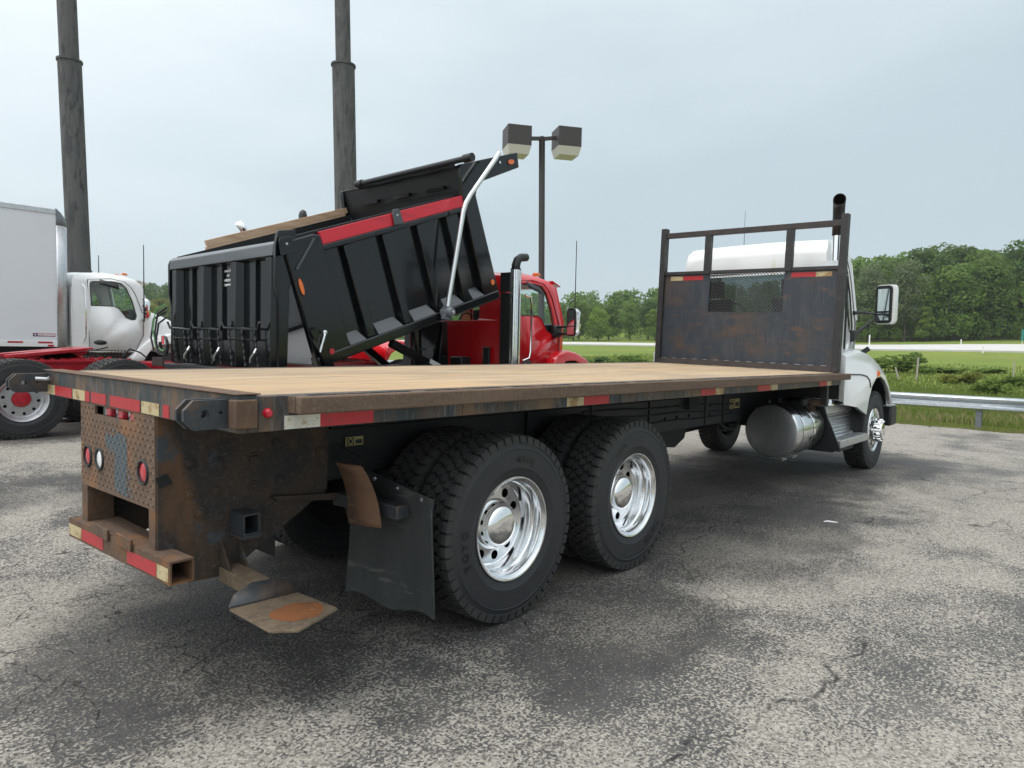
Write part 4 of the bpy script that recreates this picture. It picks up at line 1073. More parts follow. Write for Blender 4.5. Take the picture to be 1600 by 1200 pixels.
# hinge lugs at both rear corners (two plates each)
def lug(y, th, x_out, x_in, parent=None):
    g = G(); z0, z1 = HZ-.122, HZ-.012; c_ = .036
    outer = [(x_in, z0), (x_out+c_, z0), (x_out, z0+c_), (x_out, z1-c_), (x_out+c_, z1), (x_in, z1)]
    hole = circ(x_out+.075, (z0+z1)/2+.002, .0165, 14); h2 = circ(x_out+.135, (z0+z1)/2+.006, .007, 10)
    for yy_ in (y, y+th): g.holed(outer, [hole, h2], lambda a, b, yy_=yy_: (a, yy_, b))
    for lp in (outer, hole, h2):
        m_ = len(lp); g.add([(a, y, b) for a, b in lp]+[(a, y+th, b) for a, b in lp], [(i, (i+1) % m_, m_+(i+1) % m_, m_+i) for i in range(m_)])
    return FO('hinge_lug', g, 'lug_steel')
lug(.045, .020, -.180, -.0125); lug(.108, .020, -.180, -.0125); lug(2.375, .020, -.205, -.0125); lug(2.435, .020, -.205, -.0125)
FO('corner_block', G().box(-.018, .072, -.018, .0445, HZ-.122, HZ-.012), 'rust_brown', bevel=.006)
FO('corner_block', G().box(-.018, .072, WY-.0045, WY+.018, HZ-.122, HZ-.012), 'rust_brown', bevel=.006)
FO('latch_pin', G().tube([(-.085, 2.34, HZ-.040), (-.03, 2.33, HZ-.044), (-.018, 2.30, HZ-.036)], .011, 8), 'aluminium')
# tail plate of raised-tread steel with its openings
PX = .004
tp_outer = [(.80, .795), (.80, 1.232), (1.826, 1.232), (1.826, .772)]
slot = [(1.055, 1.182), (1.055, 1.226), (1.594, 1.226), (1.594, 1.178)]
lamps = [(1.707, .940, 'red_lens'), (1.524, .945, 'white_lens'), (.931, .957, 'red_lens')]
g = G(); hs = [slot]+[circ(a, b, .054, 20) for a, b, _ in lamps]
for xx in (PX, PX+.012): g.holed(tp_outer, hs, lambda a, b, xx=xx: (xx, a, b))
for lp in [tp_outer]+hs:
    m_ = len(lp); g.add([(PX, a, b) for a, b in lp]+[(PX+.012, a, b) for a, b in lp], [(i, (i+1) % m_, m_+(i+1) % m_, m_+i) for i in range(m_)])
tp = FO('tail_plate', g, 'tread_plate', twist=False)
g = G(); g2 = G(); st = .030
in_painted = lambda a, b: (1.13 < a < 1.31 and .80 < b < 1.10) or (1.31 <= a < 1.44 and 1.00 < b < 1.12) or (1.08 < a < 1.16 and .80 < b < .93)
for i in range(int(1.026/st)):
    for j in range(int(.44/st)):
        a, b = .80+st*(i+.5), .80+st*(j+.5)
        if b > 1.235 or any((a-c_[0])**2+(b-c_[1])**2 < .068**2 for c_ in lamps) or (1.04 < a < 1.61 and b > 1.165) or a > 1.815: continue
        s = 1 if (i+j) % 2 else -1; u = Vector((0, .0105, s*.0075)); v = Vector((0, -s*.0028, .0040)); c_ = Vector((PX, a, b)); nn = Vector((-.0045, 0, 0))
        (g2 if in_painted(a+.01*math.sin(b*70), b+.012*math.sin(a*55)) else g).add([c_-u, c_-v, c_+u, c_+v, c_+nn-u*.4, c_+nn+u*.4], [(0, 1, 4), (1, 2, 5, 4), (2, 3, 5), (3, 0, 4, 5)])
O('tread_bar', g, 'tread_plate', tp, kind='stuff', sm=0); O('tread_bar', g2, 'tread_paint', tp, kind='stuff', sm=0, label='tread bars with leftover blue-grey paint')
# patch of old paint on the plate between the bars
def patch(poly, x, m, parent, name='paint_patch'):
    return O(name, G().poly(*[(x, a, b) for a, b in poly]), m, parent, sm=0, recalc=False)
patch([(1.31, .815), (1.145, .80), (1.15, .90), (1.135, 1.02), (1.15, 1.105), (1.27, 1.115), (1.33, 1.075), (1.435, 1.10), (1.43, 1.035), (1.35, 1.00), (1.30, 1.01), (1.315, .92)], PX-.0012, 'tread_paint', tp)
for a, b, lm in lamps:
    t_ = FO('tail_light', G().lathe([(.062, .003), (.060, -.008), (.056, -.011), (.0505, -.009), (.049, .010), (.05, .03)], (PX, a, b), 'X', 32), 'rubber', twist=False)
    O('lens', G().lathe([(.0495, .002), (.040, -.004), (.020, -.007), (0, -.008)], (PX, a, b), 'X', 28), lm, t_)
lb_ = FO('light_bar', G().box(.05, .085, 1.02, 1.62, 1.170, 1.235), 'white_lens', twist=False)
for y_ in (1.44, 1.27, 1.105):
    O('lens', G().box(.018, .049, y_-.032, y_+.032, 1.176, 1.224), 'red_lens', lb_, bevel=.008)
    for q in (-.058, .058): O('chrome_clip', G().lathe([(.0, .036), (.016, .04), (.018, .0495)], (0, y_+q, 1.203), 'X', 8), 'aluminium', lb_)
FO('backing_plate', G().box(.60, .61, .82, 1.80, .45, 1.231), 'under_black', twist=False)
# side plates (gussets) of the tail section
SP = [(.012, .50), (.012, 1.228), (.915, 1.228), (.905, .775), (.44, .49), (.29, .425), (.15, .43)]
for y0, y1 in ((.79, .802), (1.828, 1.840)):
    FO('side_plate', G().prism(SP, 'Y', y0, y1), 'side_rust', twist=False)
for x, z in ((.151, 1.003), (.288, .99), (.475, .992), (.153, .853), (.278, .856), (.475, .851), (.857, .993), (.62, .86), (.20, .76), (.60, 1.05)):
    FO('bolt', G().lathe([(0, .764), (.013, .765), (.016, .770), (.016, .778), (.026, .779), (.027, .7895)], (x, 0, z), 'Y', 10), 'side_rust', twist=False)
FO('corner_tab', G().prism([(.02, .90), (.0, .95), (.05, .965), (.075, .92)], 'Y', .782, .7895), 'under_black', twist=False)
# uprights and bumper tube below the plate
FO('upright', G().box(.004, .10, .802, .878, .60, .7945), 'rust_brown', twist=False, bevel=.004)
FO('upright', G().box(.004, .14, 1.735, 1.826, .55, .7715), 'rust_brown', twist=False, bevel=.004)
def hollow(x0, x1, y0, y1, z0, z1, t=.009):
    g = G(); g.box(x0, x1, y0, y1, z1-t, z1); g.box(x0, x1, y0, y1, z0, z0+t); g.box(x0, x0+t, y0, y1, z0+t+.0002, z1-t-.0002); g.box(x1-t, x1, y0, y1, z0+t+.0002, z1-t-.0002); return g
BZ0, BZ1 = .487, .592
bump = FO('bumper', hollow(-.03, .075, .555, 1.937, BZ0, BZ1).map(lambda x, y, z: (x, y, z+.055*(1.25-y)/1.0*.75)), 'rust_brown', twist=False)
bz = lambda y: .055*(1.25-y)*.75
def btape(y0, y1, m): O('reflective_tape', G().add([(-.0315, y0, BZ0+.012+bz(y0)), (-.0315, y1, BZ0+.012+bz(y1)), (-.0315, y1, BZ1-.030+bz(y1)), (-.0315, y0, BZ1-.030+bz(y0))], [(0, 1, 2, 3)]), m, bump, sm=0)
for y0, y1, m in ((1.935, 1.72, 'old_tape'), (1.715, 1.38, 'red_tape'), (1.05, .80, 'red_tape'), (.80, .70, 'red_tape'), (.695, .57, 'old_tape')): btape(y0, y1, m)
for y_ in (1.37, 1.06): O('stop_tab', G().box(-.045, -.032, y_-.09, y_+.09, BZ1-.022+bz(y_), BZ1+.035+bz(y_)), 'rust_brown', bump, bevel=.003)
FO('bumper_shelf', G().box(.0755, .16, .81, 1.73, .555, .575), 'rust_brown', twist=False)
# receiver stub and gussets on the side plate
FO('receiver_stub', hollow(.354, .442, .66, .7885, .638, .742), 'lug_steel', twist=False)
FO('stub_foot', G().box(.345, .45, .655, .7885, .622, .6375), 'lug_steel', twist=False)
for x in (.305, .395): FO('gusset', G().prism([(.7885, .605), (.7885, .475), (.690, .470)], 'X', x-.005, x+.005).map(lambda a, b, c_: (a, b, c_)), 'side_rust', twist=False)
# stabiliser arm and dished pad
g = G().loft([[(x+d, y, z+e_) for d, e_ in ((-.052, -.035), (.052, -.035), (.052, .035), (-.052, .035))] for x, y, z in ((.345, .788, .438), (.345, .482, .433))])
FO('stabiliser_arm', g, 'pad_rust', twist=False, bevel=.004)
PZ = .392
pad = [(.205, .455), (.182, .438), (.165, .125), (.255, .03), (.275, .022), (.515, .112), (.522, .128), (.500, .418)]
padp = [(.176, .435), (.498, .410), (.521, .120), (.513, .104), (.268, .016), (.180, .095)]
pd = FO('step_pad', G().prism(padp, 'Z', PZ-.010, PZ), 'pad_rust', twist=False, bevel=.002)
O('wear_disc', G().add([(.372+.118*math.cos(a)*(1+.06*math.sin(3*a)), .195+.102*math.sin(a)*(1+.05*math.cos(5*a)), PZ+.0012) for a in [i*2*math.pi/28 for i in range(28)]], [tuple(range(28))]), 'pad_orange', pd, sm=0)
fl = [(.176, .436, PZ), (.498, .411, PZ), (.495, .432, PZ+.030), (.43, .452, PZ+.075), (.30, .464, PZ+.085), (.21, .462, PZ+.050), (.178, .440, PZ+.012)]
O('flange', G().add(fl, [tuple(range(7))]), 'lug_steel', pd, solid=.010)
# frame rails, cross members, running gear
for y0, y1 in ((.806, .826), (1.634, 1.654)):
    FO('chassis_rail', G().box(.5, 10.2, y0, y1, .815, 1.10), 'frame_black', twist=False)
    FO('sill_beam', G().box(.93, LX, y0-.012, y1+.005, 1.105, 1.230), 'under_black', twist=False)
for x in np.arange(.6, LX, .61): FO('cross_member', G().box(x, x+.07, .06, WY-.06, HZ-.139, HZ-.045), 'under_black')
FO('deck_pan', G().box(.1, LX, .06, WY-.06, HZ-.0445, HZ-.0412), 'under_black')
for x in (2.6, 3.42, 4.35, 5.5, 5.93): FO('frame_bracket', G().box(x, x+.028, .780, .7935, .80, 1.225), 'frame_black', twist=False)
FO('frame_cover', G().box(2.64, 6.6, .794, .8055, .795, 1.10), 'frame_black', twist=False)
for x, z in ((4.66, .92), (4.9, .92), (5.15, .92), (4.7, 1.03), (4.9, 1.03), (5.62, 1.0), (5.62, .90)):
    FO('bolt', G().lathe([(0, .776), (.014, .778), (.018, .7935)], (x, 0, z), 'Y', 8), 'under_black', twist=False)
FO('frame_pocket', G().box(5.05, 5.25, .74, .7935, .99, 1.16), 'under_black', twist=False)
def decal(x0, x1, z0, z1, y):
    d = FO('safety_decal', G().box(x0, x1, y-.002, y, z0, z1), 'decal_yellow', twist=False)
    w = x1-x0; h = z1-z0
    O('decal_print', G().box(x0+w*.06, x0+w*.46, y-.0035, y-.0021, z0+h*.1, z1-h*.1), 'ink', d)
    O('decal_print', G().box(x0+w*.55, x0+w*.94, y-.0035, y-.0021, z0+h*.18, z1-h*.35), 'ink', d)
    q = G(); q.holed(circ(x0+w*.26, (z0+z1)/2, h*.36, 20), [circ(x0+w*.26, (z0+z1)/2, h*.24, 20)], lambda a, b: (a, y-.0042, b)); O('decal_ring', q, 'decal_yellow', d, sm=0, recalc=False)
decal(1.02, 1.14, 1.0, 1.05, .786); decal(6.10, 6.36, .94, 1.045, .786)
AX = [(1.686, 'rear'), (2.991, 'front')]; WZ = .54
YO, YI = .222, .552
for k_, (x, nm) in enumerate(AX):
    lt = [('TOYO', .400, R(188), .062), ('M920', .400, R(78), .042)] if k_ == 0 else [('TOYO', .400, R(-52), .062), ('M920', .400, R(120), .042)]
    wheel(FB, x, YO, WZ, 'outer', -1, .22+.5*k_, letters=lt); wheel(FB, x, YI, WZ, 'inner', -1, 1.1)
    wheel(FB, x, WY-YO, WZ, 'outer', 1, .3); wheel(FB, x, WY-YI, WZ, 'inner', 1, .8)
    FO('axle', G().tube([(x, .45, WZ), (x, 2.0, WZ)], .075, 12), 'under_black', twist=False)
    FO('differential', G().lathe([(.06, -.30), (.19, -.16), (.21, 0), (.16, .16), (.08, .26)], (x, 1.23, WZ), 'X', 16), 'under_black', twist=False)
    for y_ in (.74, 1.72): FO('air_spring', G().lathe([(.09, .62), (.13, .68), (.13, .80), (.09, .84)], (x-.38, y_, 0), 'Z', 16, caps=True), 'under_black', twist=False)
for y_ in (.74, 1.72): FO('suspension_beam', G().beam((1.45, y_, .68), (3.25, y_, .66), .10, .13), 'under_black', twist=False)
FO('drive_shaft', G().tube([(3.0, 1.23, .60), (7.6, 1.23, .75)], .055, 10), 'under_black', twist=False)
FO('air_tank', G().lathe([(.0, 3.98), (.12, 4.02), (.15, 4.08), (.15, 4.9), (.12, 4.97), (0, 5.0)], (0, 1.05, .70), 'X', 16), 'under_black', twist=False)
FO('valve_box', G().prism([(4.55, .80), (4.62, .64), (5.0, .60), (5.2, .68), (5.25, .80)], 'Y', .86, 1.06), 'under_black', twist=False)
FO('cable', G().tube([(5.9, .83, .80), (6.05, .80, .72), (6.25, .79, .70), (6.4, .80, .78)], .018, 8), 'under_black', twist=False)
# mud flap, its hanger and the bent guard plate
mh = FO('mud_flap_hanger', G().beam((.985, .795, .712), (.985, .225, .728), .085, .072), 'lug_steel', twist=False, bevel=.006)
O('brace', G().prism([(.56, .785), (.985, .745), (.985, .705), (.59, .757)], 'Y', .755, .7885), 'side_rust', mh)
g = G(); ny, nz = 9, 7
for xx in (1.034, 1.046):
    for j in range(nz+1):
        for i in range(ny+1):
            u = i/ny; v = j/nz
            y = .765+(.055-.765)*u - .03*(1-v)*(1-u)*-1; ztop = .905-.085*u*1.05; zbot = .150+.040*u + .02*math.sin(u*9)*(u < .9)
            z = zbot+(ztop-zbot)*v
            g.v.append((xx + .018*math.sin(v*2.4+u*2) + .012*(1-v), y+.018*(1-v), z))
o_ = (ny+1)*(nz+1)
for j in range(nz):
    for i in range(ny):
        a = j*(ny+1)+i; g.f += [(a, a+1, a+ny+2, a+ny+1), (o_+a, o_+a+ny+1, o_+a+ny+2, o_+a+1)]
bd = [i for i in range(ny+1)] + [j*(ny+1)+ny for j in range(1, nz+1)] + [nz*(ny+1)+i for i in range(ny-1, -1, -1)] + [j*(ny+1) for j in range(nz-1, 0, -1)]
g.f += [(bd[i], o_+bd[i], o_+bd[(i+1) % len(bd)], bd[(i+1) % len(bd)]) for i in range(len(bd))]
mf = FO('mud_flap', g, 'flap', twist=False, sm=50)
O('clamp_strip', G().loft([[(1.026, .775, .905), (1.026, .775, .86), (1.0335, .775, .86), (1.0335, .775, .905)], [(1.026, .05, .815), (1.026, .05, .77), (1.0335, .05, .77), (1.0335, .05, .815)]]), 'lug_steel', mf)
for u in (.1, .35, .62, .9): O('bolt', G().lathe([(0, 1.014), (.011, 1.016), (.013, 1.0255)], (0, .765-.71*u, .885-.09*u), 'X', 8), 'aluminium', mf)
pts = [(.905-.095*(1-i/10)**2.2, .965-.345*i/10, .555+.02*(i/10), .345-.045*(i/10)) for i in range(11)]
g = G().loft([[(x, ya, z), (x+.004, yb_, z+.006+.02*i/10)] for i, (x, z, ya, yb_) in enumerate(pts)], closed=False, caps=False)
FO('bent_guard_plate', g, 'fender_rust', twist=False, solid=.010, sm=60)
FO('brake_chamber', G().lathe([(0, -.1), (.08, -.09), (.09, 0), (.08, .09), (0, .1)], (1.22, .86, .60), 'X', 14), 'rust_brown', twist=False)

# ---- bulkhead (headache rack)
BX = LX
def lean(x, y, z):
    h = max(0, z-HZ)/1.86; return tw(x+.035*h, y-.028*h, z)
def BO(name, g, m, parent=None, **k):
    g.map(lean); return O(name, g, m, parent or BH, **k)
BH = part_empty('bulkhead', FB, (BX, 1.23, HZ)); OFF[BH.name] = (BX, 1.23, HZ)
zp0, zp1, ztop = HZ+.004, HZ+1.215, HZ+1.86
for y0, y1 in ((.015, .090), (2.375, 2.45)): BO('post', G().box(BX-.05, BX+.05, y0, y1, zp0, ztop), 'post_black', bevel=.004)
BO('top_rail', G().box(BX-.036, BX+.036, .0905, 2.3745, HZ+1.725, HZ+1.795), 'bar_brown', bevel=.004)
WN = (.725, 1.705, HZ+.715, HZ+1.215)     # window opening: y0 y1 z0 z1
for y0, y1 in ((.635, .722), (1.708, 1.795)): BO('inner_post', G().box(BX-.034, BX+.034, y0, y1, zp1+.0005, HZ+1.7245), 'post_black', bevel=.003)
ph = [(WN[0], WN[2]), (WN[0], WN[3]-.0), (WN[1], WN[3]-.0), (WN[1], WN[2])]
g = G(); po = [(.0905, zp0), (.0905, zp1+.03), (2.3745, zp1+.03), (2.3745, zp0)]
# solid sheet in four pieces round the window
for y0, y1, z0, z1 in ((.0905, 2.3745, zp0, WN[2]), (.0905, WN[0], WN[2]+.0003, zp1+.0), (WN[1], 2.3745, WN[2]+.0003, zp1+.0)):
    g.box(BX-.004, BX+.004, y0, y1, z0, z1)
BO('plate', g, 'bulkhead')
for y0, y1 in ((.0905, .6345), (1.7955, 2.3745)): BO('plate_rail', G().box(BX-.03, BX+.03, y0, y1, zp1+.0005, zp1+.045), 'post_black', bevel=.003)
BO('plate_rail', G().box(BX-.03, BX+.03, .7225, 1.7075, zp1+.0005, zp1+.045), 'post_black', bevel=.003)
BO('foot_angle', G().prism([(BX-.055, HZ+.0045), (BX-.047, HZ+.075), (BX-.0045, HZ+.075), (BX-.0045, HZ+.0045)], 'Y', .0905, 2.3745), 'bar_brown')
for y in np.linspace(.18, 2.3, 15): BO('weld', G().box(BX-.0462, BX-.0425, y-.032, y+.032, HZ+.0755, HZ+.0795), 'aluminium')
# expanded metal screen
g = G(); dy, dz = .041, .0215; ncol = int((WN[1]-WN[0])/dy); nrow = int((WN[3]-WN[2])/dz)
for i in range(ncol+1):
    for j in range(nrow+1):
        y = WN[0]+i*dy+(dy/2 if j % 2 else 0); z = WN[2]+j*dz
        for s in (-1, 1):
            y2, z2 = y+s*dy/2, z+dz
            if WN[0]-.001 <= y <= WN[1]+.001 and WN[0]-.001 <= y2 <= WN[1]+.001 and z2 <= WN[3]+.001:
                w_ = .0046; g.add([(BX-.010, y, z-w_), (BX-.006, y, z+w_), (BX-.006, y2, z2+w_), (BX-.010, y2, z2-w_)], [(0, 1, 2, 3)])
M['screen'] = mat('screen_steel', (0.035, 0.034, 0.034), 0.55, .2)
BO('expanded_metal_screen', g, 'screen', kind='stuff', sm=0, recalc=False)
for y0, y1, m in ((2.285, 2.10, 'old_tape'), (2.098, 1.805, 'red_tape'), (.637, .349, 'red_tape'), (.347, .165, 'old_tape')):
    BO('reflective_tape', G().box(BX-.0075, BX-.0050, y1, y0, zp1-.075, zp1-.018), m)
BO('corner_bracket', G().box(BX-.02, BX+.05, .10, .30, zp1+.046, zp1+.105), 'aluminium')
# ---- cab of the flatbed
P3, shell = make_cab(FB, 7.77, 1.305, -.09, 'white_paint', kx=.80, ky=1.0, kz=1.245, visor=False, rwin=(.74, 1.90, 2.37), boxy=1.0)
FO('roof_panel', G().loft([[P3(-.012, y, 2.435), P3(.008, y, 2.55), P3(.045, y, 2.61), P3(.06, y, 2.61), P3(.03, y, 2.55), P3(.012, y, 2.435)] for y in (-.50, .50)]), 'white_paint', twist=False, bevel=.012, seg=3)
shell.data.materials[0] = M['roof_stain']
hood = make_hood(FB, P3, 'white_paint', nose=1.75, drop=.70, hood_z=1.93, wf=.66)
FO('roof_seam', G().tube([P3(.05, -.955*.97, 2.52), P3(.10, -.90, 2.64), P3(.22, -.86, 2.70), P3(.5, -.84, 2.73)], .010, 6), 'plastic_black', twist=False)
ol = [(7.45, .98), (7.45, 1.54), (7.72, 1.575), (8.05, 1.600), (8.40, 1.565), (8.65, 1.512), (8.95, 1.43), (9.17, 1.350), (9.42, 1.22), (9.61, 1.076), (9.76, .868)]
ar = [(7.45, .975), (8.0, .92), (8.44, .80), (8.53, 1.00), (8.66, 1.17), (8.83, 1.265), (9.05, 1.285), (9.27, 1.225), (9.45, 1.13), (9.60, 1.00), (9.685, .868)]
fender(FB, ol, ar, -.03, .70, 'white_paint')
fl_ = [(x, WY-.0, z) for x, z in ol]
fender(FB, ol, ar, WY+.09, 1.75, 'white_paint')
wheel_well(FB, [(8.40, .55)] + ar[2:] + [(9.72, .62)], .03, .68); wheel_well(FB, [(8.40, .55)] + ar[2:] + [(9.72, .62)], 2.4, 1.8)
FO('fender_seam', G().tube([(7.62, -.033, 1.335), (8.1, -.033, 1.325), (8.36, -.034, 1.300), (8.50, -.034, 1.245), (8.56, -.034, 1.15)], .009, 6), 'plastic_black', twist=False)
FO('side_marker', G().lathe([(0, -.062), (.03, -.058), (.05, -.04), (.055, -.03)], (8.90, 0, 1.325), 'Y', 3), 'amber_lens', twist=False)
FO('front_bumper', G().prism([(9.78, .55), (9.78, .84), (10.05, .86), (10.12, .80), (10.12, .55)], 'Y', -.02, 2.5), 'plastic_black', twist=False, bevel=.03)
FO('bumper_cap', G().box(9.60, 9.98, -.035, .1, .845, .862), 'aluminium', twist=False)
wheel(FB, 9.15, .175, WZ, 'steer', -1, .3); wheel(FB, 9.15, 2.285, WZ, 'steer', 1, .1)
FO('front_axle', G().beam((9.117, .4, .5), (9.117, 2.1, .5), .1, .1), 'under_black', twist=False)
# mirror on its two arms
mr_ = part_empty('mirror', FB, (9.1, .0, 2.27)); OFF[mr_.name] = (9.1, 0, 2.27)
fx = Vector((-.95, .30, 0)).normalized(); sx_ = Vector((-.30, -.95, 0)).normalized()   # face looks back to the driver
def mirror_box(cx, w, h, d, rnd=.05, front=0.0):
    c_ = Vector((9.13, -.01, 2.265)); rings = []
    for q, k_ in ((0, 1.0), (.55, 1.0), (.9, .86), (1.0, .6)):
        ring = []
        for ax_, bz_ in ((-1, -1), (1, -1), (1, 1), (-1, 1)):
            for st_ in range(5):
                a = {(-1, -1): math.pi, (1, -1): 1.5*math.pi, (1, 1): 0, (-1, 1): .5*math.pi}[(ax_, bz_)] + st_*math.pi/8
                ring.append(c_ + sx_*(ax_*(w/2-rnd)+rnd*math.cos(a))*k_ + Vector((0, 0, (bz_*(h/2-rnd)+rnd*math.sin(a))*k_)) - fx*(d*q-front))
        rings.append(ring)
    return rings
O('mirror_housing', G().loft(mirror_box(0, .26, .535, .13)).map(lambda x, y, z: (x+sx_.x*.012, y+sx_.y*.012, z)), 'white_paint', mr_, sm=40)
O('mirror_bezel', G().loft([[p for p in mirror_box(0, .225, .51, 0, .05, .022)[0]], [p for p in mirror_box(0, .227, .512, 0, .05, .0)[0]]]), 'plastic_black', mr_)
cM = Vector((9.13, -.01, 2.265))
def mpl(u0, u1, v0, v1, off): return G().poly(*[tuple(cM + sx_*u + Vector((0, 0, v)) + fx*off) for u, v in ((u0, v0), (u1, v0), (u1, v1), (u0, v1))])
O('mirror_glass', mpl(-.08, .08, -.09, .21, .0235), 'mirror', mr_, sm=0)
O('convex_glass', mpl(-.08, .08, -.215, -.115, .0235), 'mirror', mr_, sm=0)
O('arm', G().tube([(8.75, .27, 2.135), (8.9, .2, 2.15), (9.13, .07, 2.13)], [.028, .018, .016], 8), 'plastic_black', mr_)
O('arm', G().tube([(8.80, .27, 1.83), (8.95, .18, 1.95), (9.13, .07, 2.10)], [.03, .016, .016], 8), 'plastic_black', mr_)
O('arm_base', G().prism([(8.66, 1.74), (8.66, 1.90), (8.88, 1.90), (8.88, 1.80)], 'Y', .22, .30), 'plastic_black', mr_, bevel=.02)
FO('antenna', G().tube([(8.95, 1.92, 3.0), (8.95, 1.92, 3.72)], [.005, .0025], 5), 'plastic_black', twist=False)
# exhaust stack behind the cab
SX, SY = 7.575, .165
FO('exhaust_stack', G().tube([(SX-.03, SY, .95), (SX, SY, 1.5), (SX, SY, 3.05)], .062, 20), 'chrome', twist=False)
el = [(SX, SY, 3.0), (SX, SY, 3.14), (SX-.02, SY-.006, 3.26), (SX-.075, SY-.022, 3.345), (SX-.15, SY-.045, 3.385), (SX-.23, SY-.07, 3.385)]
eg = G().tube(el, [.066, .066, .067, .068, .070, .071], 20, caps=False); FO('exhaust_elbow', eg, 'post_black', twist=False, solid=.006, sm=50)
M['perforated'] = mat('perforated_guard', (0.45, 0.45, 0.45), 0.35, .8)
g = G()
for i in range(44):           # perforated heat guard: ring of small plates with gaps
    for j in range(9):
        a0 = math.pi*(1.0+ (j+.5*(i % 2))/9*1.05); z = 1.22+i*.028
        for d0, d1, z0, z1 in ((0, .052, 0, .028), (.052, .116, 0, .007), (.052, .116, .021, .028)):
            q = [(SX+.01+.098*math.cos(a0+d), SY+.02+.098*math.sin(a0+d), z+zz_) for d, zz_ in ((d0, z0), (d1, z0), (d1, z1), (d0, z1))]
            g.add(q, [(0, 1, 2, 3)])
FO('heat_guard', g, 'perforated', twist=False, kind='stuff', sm=0, recalc=False)
FO('guard_backing', G().tube([(SX+.012, SY+.02, 1.2), (SX+.012, SY+.02, 2.46)], .088, 18), 'plastic_black', twist=False)
FO('muffler_pipe', G().tube([(SX-.45, .62, .92), (SX-.2, .42, .92), (SX-.05, .25, .99), (SX-.0, SY+.02, 1.12)], .062, 12), 'rust_brown', twist=False)
FO('splash_panel', G().box(7.43, 7.445, .42, 2.42, .62, 1.36), 'under_black', twist=False); FO('splash_panel', G().box(7.43, 7.445, .03, .4195, 1.035, 1.30), 'under_black', twist=False)
for k_, (za, zb, yy_) in enumerate(((1.06, 1.0, .786), (1.0, .93, .789), (.90, .88, .785), (1.15, 1.12, .788))):
    FO('air_line', G().tube([(3.3+i*.32, yy_, za+(zb-za)*i/9+.007*math.sin(i*1.3+k_)) for i in range(10)], .010, 6), 'under_black', twist=False)
FO('air_line', G().tube([(.95, .77, .98), (1.0, .70, .90), (1.06, .72, .82), (1.2, .80, .74)], .010, 6), 'plastic_black', twist=False)
FO('air_line', G().tube([(.95, .77, 1.02), (1.03, .66, .95), (1.1, .68, .80), (1.22, .82, .70)], .010, 6), 'plastic_black', twist=False)
FO('air_intake', G().box(7.80, 7.90, .45, .85, 1.2, 1.6), 'plastic_black', twist=False)
FO('grab_handle', G().tube([(8.02, .19, 1.45), (7.99, .15, 1.5), (7.99, .15, 2.55), (8.02, .19, 2.6)], .014, 8), 'plastic_black', twist=False)
FO('hood_latch', G().beam((8.33, -.05, 1.66), (8.30, .02, 1.60), .03, .06), 'plastic_black', twist=False)
FO('hanger_plate', G().box(7.06, 7.13, .05, .12, .99, 1.229), 'post_black', twist=False)
# fuel tank with straps
tk = FO('fuel_tank', G().lathe([(.0, 6.445), (.20, 6.447), (.285, 6.452), (.302, 6.462), (.310, 6.485), (.310, 7.30), (.300, 7.33), (0, 7.34)], (0, .445, .700), 'X', 56), 'brushed', twist=False, sm=30)
O('tank_end', G().lathe([(.0, 6.432), (.18, 6.436), (.27, 6.443), (.288, 6.448)], (0, .445, .700), 'X', 56), 'tank_end', tk, sm=40)
for x in (6.63, 6.96):
    O('strap', G().lathe([(.3115, x-.026), (.317, x-.024), (.317, x+.024), (.3115, x+.026)], (0, .445, .700), 'X', 56), 'chrome', tk)
    O('strap_gap', G().lathe([(.3112, x-.036), (.3125, x-.034), (.3125, x+.034), (.3112, x+.036)], (0, .445, .700), 'X', 56), 'plastic_black', tk)
    O('strap_bolt', G().tube([(x, .36, .385), (x, .36, .35)], .012, 6), 'aluminium', tk); O('strap_foot', G().box(x-.04, x+.04, .33, .5, .365, .378), 'aluminium', tk)
for x in (6.55, 6.86): O('fitting', G().lathe([(.022, .985), (.022, 1.03), (.012, 1.045), (0, 1.046)], (x, .52, 0), 'Z', 10), 'plastic_black', tk)
O('filler_cap', G().lathe([(.05, .95), (.055, 1.03), (.03, 1.045), (0, 1.046)], (7.2, .36, 0), 'Z', 16), 'plastic_black', tk)
# steps
stp = FO('side_steps', G().prism([(.56, .95), (.18, .94), (.13, .80), (.09, .72), (-.022, .45), (.06, .40), (.62, .40)], 'X', 7.40, 7.42), 'plastic_black', twist=False)
O('end_panel', G().prism([(.56, .93), (.30, .93), (.14, .50), (.56, .45)], 'X', 8.502, 8.509), 'plastic_black', stp)
lo = O('lower_tread', G().box(7.43, 8.58, -.025, .135, .455, .545), 'aluminium', FB, bevel=.006)
for i in range(6): O('grip', G().box(7.45, 8.56, -.018+i*.025, -.009+i*.025, .5455, .552), 'aluminium', lo)
up_ = O('upper_tread', G().box(7.425, 8.50, .150, .38, .845, .945), 'aluminium', FB, bevel=.006)
for i in range(6): O('grip', G().box(7.44, 8.48, .165+i*.037, .177+i*.037, .9455, .952), 'aluminium', up_)
g = G(); rings = []
for i in range(15):
    t = i/14; rings.append([(7.425, .128+.035*t+(.010 if i % 2 else 0), .548+.29*t), (8.50, .128+.035*t+(.010 if i % 2 else 0), .548+.29*t)])
O('riser', g.loft(rings, closed=False, caps=False), 'aluminium', FB, sm=0)
O('top_tread', G().box(7.43, 8.3, .39, .66, .945, 1.03), 'aluminium', FB, bevel=.004)
O('lower_bracket', G().box(7.9, 8.5, .12, .3, .35, .46), 'plastic_black', FB)
O('step_skirt', G().prism([(8.51, .46), (8.51, .92), (8.7, .86), (8.62, .62), (8.60, .46)], 'Y', .20, .22), 'plastic_black', FB)
FO('battery_box', G().box(7.43, 8.3, .40, .78, .46, .93), 'plastic_black', twist=False)
